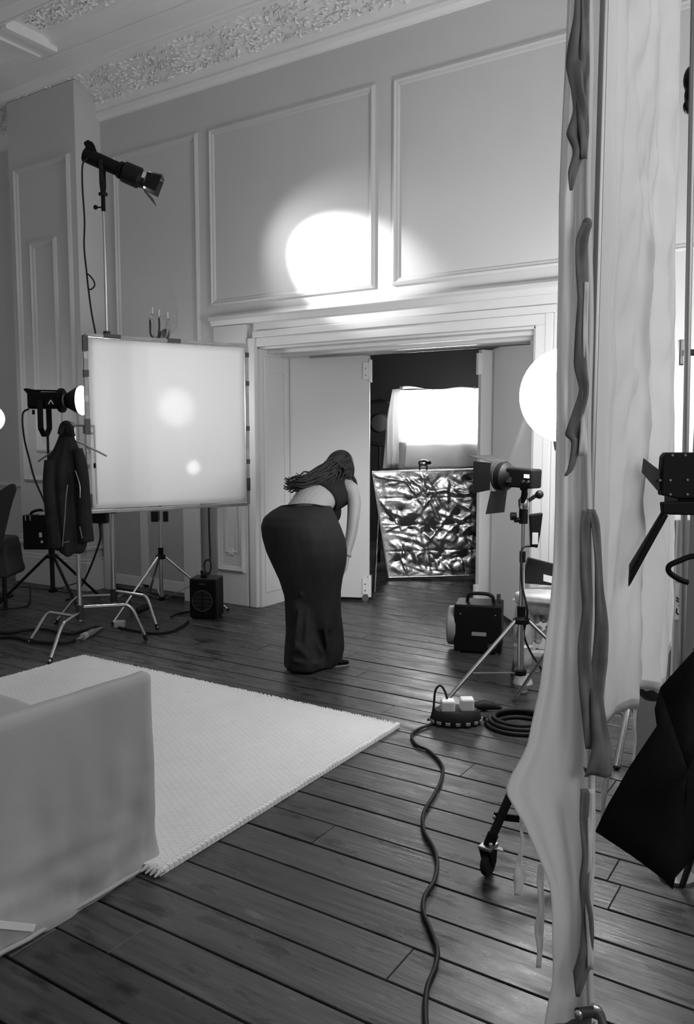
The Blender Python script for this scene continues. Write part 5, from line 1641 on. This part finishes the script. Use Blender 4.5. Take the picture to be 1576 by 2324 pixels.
MB().prism([Vector((o_.x, o_.y, 0)), Vector((o_.x, o_.y, 0)) + RGT * w_, Vector((o_.x, o_.y, bzz)) + RGT * w_, Vector((o_.x, o_.y, bzz))], FH * 0.25).build('body', MGREY, cs, bevel=0.006)
ed = on_d(1537, 1180, GD2 - 0.004)
MB().bar(Vector((ed.x, ed.y, 0.02)), Vector((ed.x, ed.y, bzz)), 0.008, 0.006, FH).build('edge_strip', LGREY, cs)
tpp = on_d(1545, 1365, GD2 - 0.003)
MB().obox(tpp, RGT, FH, UP, 0.022, 0.002, 0.075).build('tape', LABEL, cs)
fc_ = bpy.data.curves.new('lettering', 'FONT')
fc_.body = 'Gaffer'
fc_.size = 0.045
fc_.align_x = 'CENTER'
fc_.align_y = 'CENTER'
fc_.extrude = 0.0006
fo_ = bpy.data.objects.new('lettering_curve', fc_)
COL.objects.link(fo_)
bpy.context.view_layer.update()
me_ = bpy.data.meshes.new_from_object(fo_.evaluated_get(bpy.context.evaluated_depsgraph_get()))
bpy.data.objects.remove(fo_)
R3 = Matrix((UP, -RGT, -FH)).transposed()       # text runs upwards and faces the camera
b = MB()
b.add([tpp - FH * 0.004 + R3 @ v.co for v in me_.vertices], [tuple(p.vertices) for p in me_.polygons])
b.build('lettering', BLACKP, cs)
# ------------------------------------------------------------------ the bending woman, seen from behind
PD_ = 5.16
org = on_z(712, 1515, 0)
PD_ = org.dot(FH)
K = FPX / PD_


def W_(u, w, z):
    """u metres to the right of the feet, w metres away from the viewer, z up"""
    return org + RGT * u + FH * w + UP * z


def px(x, y, w=0.0):
    return on_d(x, y, PD_ + w)


woman = thing('person', 'person in wide black trousers and cropped black top bending over to the right', 'person', org)


def oval(c, ax, ay, rx, ry, n=28, ripple=0.0, k=7, ph=0.0, sq=1.0):
    pts = []
    for i in range(n):
        a = 2 * math.pi * i / n
        ca, sa = math.cos(a), math.sin(a)
        ca = math.copysign(abs(ca) ** sq, ca)
        sa = math.copysign(abs(sa) ** sq, sa)
        s = 1 + ripple * math.sin(k * a + ph)
        pts.append(c + ax * (rx * ca * s) + ay * (ry * sa * s))
    return pts


# ---- trousers: two wide legs and the hips joined into one surface
tr = MB()
# (image row, left px, right px, depth centre, depth half)
hips = [(1420, 652, 776, .04, .13), (1390, 650, 772, .02, .135), (1350, 643, 774, 0.0, .14), (1315, 632, 778, -.02, .15), (1280, 616, 786, -.04, .165), (1250, 603, 788, -.05, .18), (1220, 595, 783, -.05, .19), (1195, 592, 774, -.04, .19), (1175, 598, 766, -.01, .18), (1160, 615, 760, .03, .165), (1148, 636, 754, .07, .15)]
rings = []
for i, (py, l, r_, w, dp) in enumerate(hips):
    c = px((l + r_) / 2, py, w)
    tilt = max(0, (1260 - py) / 112)            # rings lean forward toward the waist
    ay = (FH * math.cos(0.55 * tilt) + UP * math.sin(0.55 * tilt) * -0.2).normalized()
    rings.append(oval(c, RGT, ay, (r_ - l) / 2 / K, dp, ripple=0.012, k=5, ph=i * .4))
tr.loft(rings)


def trouser_leg(rows_):
    rr_ = []
    for i, (py, l, r_, w, dp, rip) in enumerate(rows_):
        c = px((l + r_) / 2, py, w)
        if py >= 1510:
            c.z = 0.012
        rr_.append(oval(c, RGT, FH, (r_ - l) / 2 / K, dp, ripple=rip, k=6, ph=i * 0.5))
    tr.loft(rr_)


trouser_leg([(1290, 640, 730, -.02, .12, .0), (1340, 645, 722, 0, .12, .02), (1390, 648, 722, -.02, .125, .04), (1430, 650, 724, -.03, .13, .05), (1470, 647, 730, -.04, .13, .06), (1500, 645, 736, -.05, .135, .06), (1514, 645, 738, -.05, .135, .05)])
trouser_leg([(1290, 690, 782, .05, .12, .0), (1340, 695, 775, .06, .12, .02), (1390, 700, 775, .06, .125, .04), (1430, 702, 780, .07, .125, .05), (1470, 702, 782, .07, .13, .06), (1490, 703, 778, .07, .13, .06), (1508, 705, 770, .07, .13, .05)])
# soft folds gathered at the hems and hanging creases
for a_, b_, r0 in (((684, 1340, -.15), (668, 1480, -.18), .012), ((700, 1380, -.13), (690, 1500, -.17), .014), ((655, 1440, -.15), (700, 1495, -.18), .014), ((735, 1350, -.08), (742, 1480, -.07), .012), ((712, 1440, -.12), (735, 1490, -.1), .013), ((664, 1500, -.18), (725, 1508, -.15), .014)):
    A, B = px(*a_), px(*b_)
    tr.tube([A, A.lerp(B, .3) - FH * .006, A.lerp(B, .7) - FH * .008, B], [.004, r0, r0 * 1.2, .006], 8)
tr.build('trousers', TROUSM, woman, remesh=0.012, sub=0)
sm = woman.children[-1].modifiers.new('smooth', 'SMOOTH')
sm.factor, sm.iterations = 0.5, 5
# waistband
wbp = [(636, 1149, .03), (660, 1146, -.07), (690, 1144, -.10), (720, 1146, -.08), (744, 1154, -.02), (757, 1164, .08)]
MB().tube(smooth_path([px(*p) for p in wbp], 5), 0.008, 8, flat=0.6).build('waistband', TROUSM, woman, smooth=60)

# ---- body: one continuous skin surface (torso, neck, head, arms, hands, feet)
bm_ = MB()
tors = [  # centre (px,py,w), half width across the body, half depth
    ((690, 1185, .02), .150, .105), ((698, 1158, .09), .138, .098), ((708, 1140, .16), .128, .090), ((722, 1128, .24), .132, .092), ((738, 1118, .32), .142, .098), ((754, 1110, .40), .150, .098), ((768, 1102, .47), .140, .085), ((776, 1094, .53), .085, .06)]
cs = [px(*t[0]) for t in tors]
rings = []
side = None
for i, (c, hw, hd) in enumerate(zip(cs, [t[1] for t in tors], [t[2] for t in tors])):
    ax = (cs[min(i + 1, len(cs) - 1)] - cs[max(i - 1, 0)]).normalized()
    s = (RGT * 0.72 - FH * 0.55 - UP * 0.42)
    s = (s - ax * s.dot(ax)).normalized()       # across the shoulders
    d = ax.cross(s)
    rings.append(oval(c, s, d, hw, hd, n=24))
    side, dors = s, d
bm_.loft(rings)
neck0, head = px(772, 1096, .53), px(768, 1068, .60)
bm_.tube([cs[-2], neck0, neck0.lerp(head, .5), head], [.07, .055, .052, .06], 16)
# head looking down and away
hd_dir = (RGT * 0.35 + FH * 0.55 - UP * 0.75).normalized()      # face direction
hup = (RGT * 0.45 + FH * 0.45 + UP * 0.5)
hup = (hup - hd_dir * hup.dot(hd_dir)).normalized()
hsd = hd_dir.cross(hup)
HCn = px(770, 1062, .62)
bm_.ball(HCn, (.095, .078, .112), 22, 16, (hd_dir, hsd, hup))
bm_.ball(HCn + hd_dir * .045 - hup * .055, (.05, .055, .06), 16, 10, (hd_dir, hsd, hup))      # jaw
bm_.tube([HCn + hd_dir * .085 + hup * .02, HCn + hd_dir * .112 - hup * .018, HCn + hd_dir * .09 - hup * .028], [.010, .014, .010], 8)   # nose
bm_.tube([HCn + hd_dir * .082 - hup * .055 - hsd * .02, HCn + hd_dir * .092 - hup * .055, HCn + hd_dir * .082 - hup * .055 + hsd * .02], .008, 8)      # lips
for s in (-1, 1):
    bm_.ball(HCn + hsd * (s * .078) - hup * .005, (.02, .008, .032), 10, 8, (hd_dir, hsd, hup))  # ears
    bm_.ball(HCn + hd_dir * .082 + hsd * (s * .032) + hup * .022, (.008, .015, .008), 10, 8, (hd_dir, hsd, hup))  # lids


def arm(pts, rs):
    bm_.tube(smooth_path(pts, 5), [rs[min(int(i / 5), len(rs) - 2)] + (rs[min(int(i / 5) + 1, len(rs) - 1)] - rs[min(int(i / 5), len(rs) - 2)]) * ((i % 5) / 5) for i in range(5 * (len(pts) - 1) + 1)], 14)


def hand(wr, dirv, palm_n, thumb_side, curl=0.5):
    """palm, four unequal curled fingers and a thumb off the side"""
    d = dirv.normalized()
    n_ = (palm_n - d * palm_n.dot(d)).normalized()
    s_ = d.cross(n_) * thumb_side
    bm_.tube([wr, wr + d * .03, wr + d * .075, wr + d * .088], [.026, .032, .034, .026], 12, flat=0.55)
    for k_, (off, ln) in enumerate(((.026, .068), (.009, .076), (-.009, .071), (-.026, .056))):
        b0 = wr + d * (.080 - abs(off) * .15) + s_ * off
        p1 = b0 + (d * math.cos(curl * .5) + n_ * math.sin(curl * .5)) * ln * .45
        p2 = p1 + (d * math.cos(curl * 1.3) + n_ * math.sin(curl * 1.3)) * ln * .33
        p3 = p2 + (d * math.cos(curl * 2.0) + n_ * math.sin(curl * 2.0)) * ln * .25
        bm_.tube([b0 - d * .012, b0, p1, p2, p3], [.009, .0092, .0086, .0078, .006], 8)
    t0 = wr + d * .022 + s_ * .026
    bm_.tube([t0 - s_ * .012, t0 + s_ * .012 + d * .018, t0 + s_ * .022 + d * .040 + n_ * .010, t0 + s_ * .024 + d * .062 + n_ * .018], [.012, .0115, .010, .007], 8)


# right arm hanging down, hand on the thigh
sh = px(797, 1108, .34)
bm_.ball(px(795, 1110, .34), (.055, .055, .055), 14, 10)
bm_.tube([cs[5], px(785, 1108, .37), sh], [.075, .065, .055], 14)
el = px(801, 1185, .24)
wr_ = px(786, 1262, .14)
arm([sh, px(804, 1140, .30), el, px(796, 1220, .20), wr_], [.052, .047, .040, .036, .027])
hand(wr_, (px(777, 1292, .10) - wr_), -FH + RGT * -.5, 1, .35)
# left arm reaching down in front, hidden behind the legs
sl_ = px(735, 1100, .55)
bm_.tube([cs[5], px(745, 1104, .50), sl_], [.075, .065, .055], 14)
el2 = px(730, 1170, .50)
wl_ = px(735, 1240, .38)
arm([sl_, px(732, 1130, .54), el2, px(732, 1205, .45), wl_], [.050, .046, .040, .035, .027])
hand(wl_, (px(737, 1275, .33) - wl_), -FH, -1, .35)
# lower legs and feet inside the trousers
for a_, b_, c_ in (((692, 1300, .0), (690, 1400, -.02), (688, 1490, -.02)), ((735, 1300, .05), (742, 1400, .06), (748, 1490, .06))):
    A, B, C_ = px(*a_), px(*b_), px(*c_)
    C_.z = .09
    bm_.tube([px(700, 1220, .0), A, B, C_], [.09, .065, .052, .038], 12)
    bm_.tube([C_, C_ + RGT * .03 + FH * .05 - UP * .05, C_ + RGT * .055 + FH * .10 - UP * .065], [.04, .036, .026], 10)
bm_.build('body', SKIN, woman, remesh=0.0065)
sm = woman.children[-1].modifiers.new('smooth', 'SMOOTH')
sm.factor, sm.iterations = 0.5, 4

# ---- cropped black top wrapped round the ribs
rings = []
for i in range(3, 8):
    c = cs[i]
    ax = (cs[min(i + 1, len(cs) - 1)] - cs[max(i - 1, 0)]).normalized()
    s = (RGT * 0.72 - FH * 0.55 - UP * 0.42)
    s = (s - ax * s.dot(ax)).normalized()
    d = ax.cross(s)
    rings.append(oval(c - UP * (.010 if i < 5 else 0), s, d, tors[i][1] + .010, tors[i][2] + .012, n=28, ripple=.008, k=9, ph=i))
tp_ = MB().loft(rings, caps=False)
tp_.build('top', TOPM, woman, smooth=180, thick=0.006)
# bust and front of the top falling forward below the ribs
fb_ = MB().ball(px(757, 1138, .36), (.045, .075, .080), 18, 12, (RGT, FH, UP)).ball(px(764, 1160, .34), (.034, .055, .075), 16, 10, (RGT, FH, UP))
fb_.tube([px(748, 1122, .28), px(757, 1150, .30), px(763, 1190, .31)], [.05, .040, .012], 12)
fb_.build('top_front', TOPM, woman, remesh=0.008)

# ---- hair: cap over the skull and long locks thrown over the back to the left
hr = MB()
hr.ball(HCn + hup * .012 - hd_dir * .012, (.108, .094, .120), 22, 16, (hd_dir, hsd, hup))
hr.ball(px(750, 1076, .50), (.085, .08, .062), 18, 12, (RGT, FH, UP))
hr.ball(px(772, 1075, .50), (.085, .08, .09), 18, 12, (RGT, FH, UP))
hr.ball(px(792, 1066, .55), (.042, .06, .085), 14, 10, (RGT, FH, UP))
# mass of the fall, then many fine wavy strands over it
fall = [(794, 1066, .50, .10), (772, 1070, .44, .105), (747, 1077, .37, .098), (722, 1084, .29, .080), (699, 1092, .23, .060), (679, 1099, .18, .038), (662, 1104, .16, .014)]
fr_ = []
for i, (x, y, w, h) in enumerate(fall):
    fr_.append(oval(px(x, y, w), (UP * .95 - FH * .3).normalized(), (FH * .9 + UP * .3 - RGT * .3).normalized(), h, h * .42, n=24, ripple=.06, k=8, ph=i * .7))
hr.loft(fr_)
r9 = random.Random(21)
for i in range(230):
    t = r9.random()
    y0 = 1032 + 70 * t
    x0 = 800 - 34 * (1 - t) * r9.random() - 10 * r9.random()
    ex = 648 + 105 * r9.random() ** 1.3 + (20 if t > .85 else 0) + 26 * (t < .2)
    ey = 1080 + 38 * t + r9.uniform(-5, 7)
    w0, w1 = .45 - .05 * r9.random(), .13 + .06 * r9.random() + (ex - 648) * .0016
    wv = r9.uniform(3, 6)
    p = [px(x0, y0, w0), px(x0 - 24, y0 + 12 - 3 * t, w0 - .06), px(x0 * .6 + ex * .4, y0 * .55 + ey * .45, (w0 + w1) / 2 - .04), px(x0 * .3 + ex * .7, y0 * .25 + ey * .75 + wv, w1 + .02), px(ex + 14, ey - wv, w1), px(ex + 4, ey + wv * .4, w1), px(ex - 4, ey - wv * .5, w1 + .01)]
    rr_ = [.007, .008, .008, .007, .0055, .004, .0012]
    q = smooth_path(p, 4)
    hr.tube(q, [rr_[min(j_ // 4, 5)] + (rr_[min(j_ // 4, 5) + 1] - rr_[min(j_ // 4, 5)]) * ((j_ % 4) / 4) for j_ in range(len(q))], 5)
for i in range(90):                      # strands combed over the crown
    t = r9.random()
    A = HCn + hup * .05 + hsd * r9.uniform(-.04, .04) + hd_dir * r9.uniform(-.02, .05)
    B = px(742 + 54 * t, 1072 + 14 * r9.random(), .44 - .05 * r9.random())
    q = smooth_path([A, (A + B) / 2 - FH * .04 - UP * .002, B, B - RGT * .05 - UP * .015], 4)
    hr.tube(q, [.006] * (len(q) - 1) + [.002], 5)
for x0, y0, pts_ in ((806, 1090, ((810, 1110), (811, 1130), (808, 1150), (812, 1160))), (800, 1080, ((808, 1095), (809, 1118), (806, 1135), (803, 1145))), (790, 1100, ((790, 1112), (784, 1118)))):
    q = smooth_path([px(x0, y0, .45)] + [px(a, b__, .44) for a, b__ in pts_], 5)
    hr.tube(q, [.012 * (1 - j / len(q)) + .001 for j in range(len(q))], 6)
hr.build('hair', HAIRM, woman, smooth=180)

# ---- shoes
def shoe(c, dirv, name='shoe'):
    d = dirv.normalized()
    s = d.cross(UP)
    m = MB()
    rg = []
    for t, hw, h in ((-.09, .028, .058), (-.05, .034, .060), (.02, .037, .052), (.06, .039, .044), (.10, .034, .034), (.118, .018, .022)):
        rg.append([c + d * t + s * (hw * math.cos(2 * math.pi * k / 14)) + UP * (h * 0.5 + .008 + h * 0.5 * math.sin(2 * math.pi * k / 14)) for k in range(14)])
    m.loft(rg)
    o = m.build(name, BLACKP, woman, smooth=60)
    so = []
    for t, hw in ((-.095, .022), (-.06, .032), (.0, .037), (.06, .041), (.10, .036), (.122, .016)):
        so.append((t, hw))
    poly = [c + d * t + s * hw for t, hw in so] + [c + d * t - s * hw for t, hw in reversed(so)]
    MB().prism([p + UP * .0 for p in poly], UP * .009).build('sole', MGREY, o, bevel=.003)


sc_ = on_z(752, 1512, 0)
shoe(sc_ + FH * 0.0, (RGT * .95 + FH * .3))
shoe(on_z(690, 1508, 0), (RGT * .75 + FH * .65))
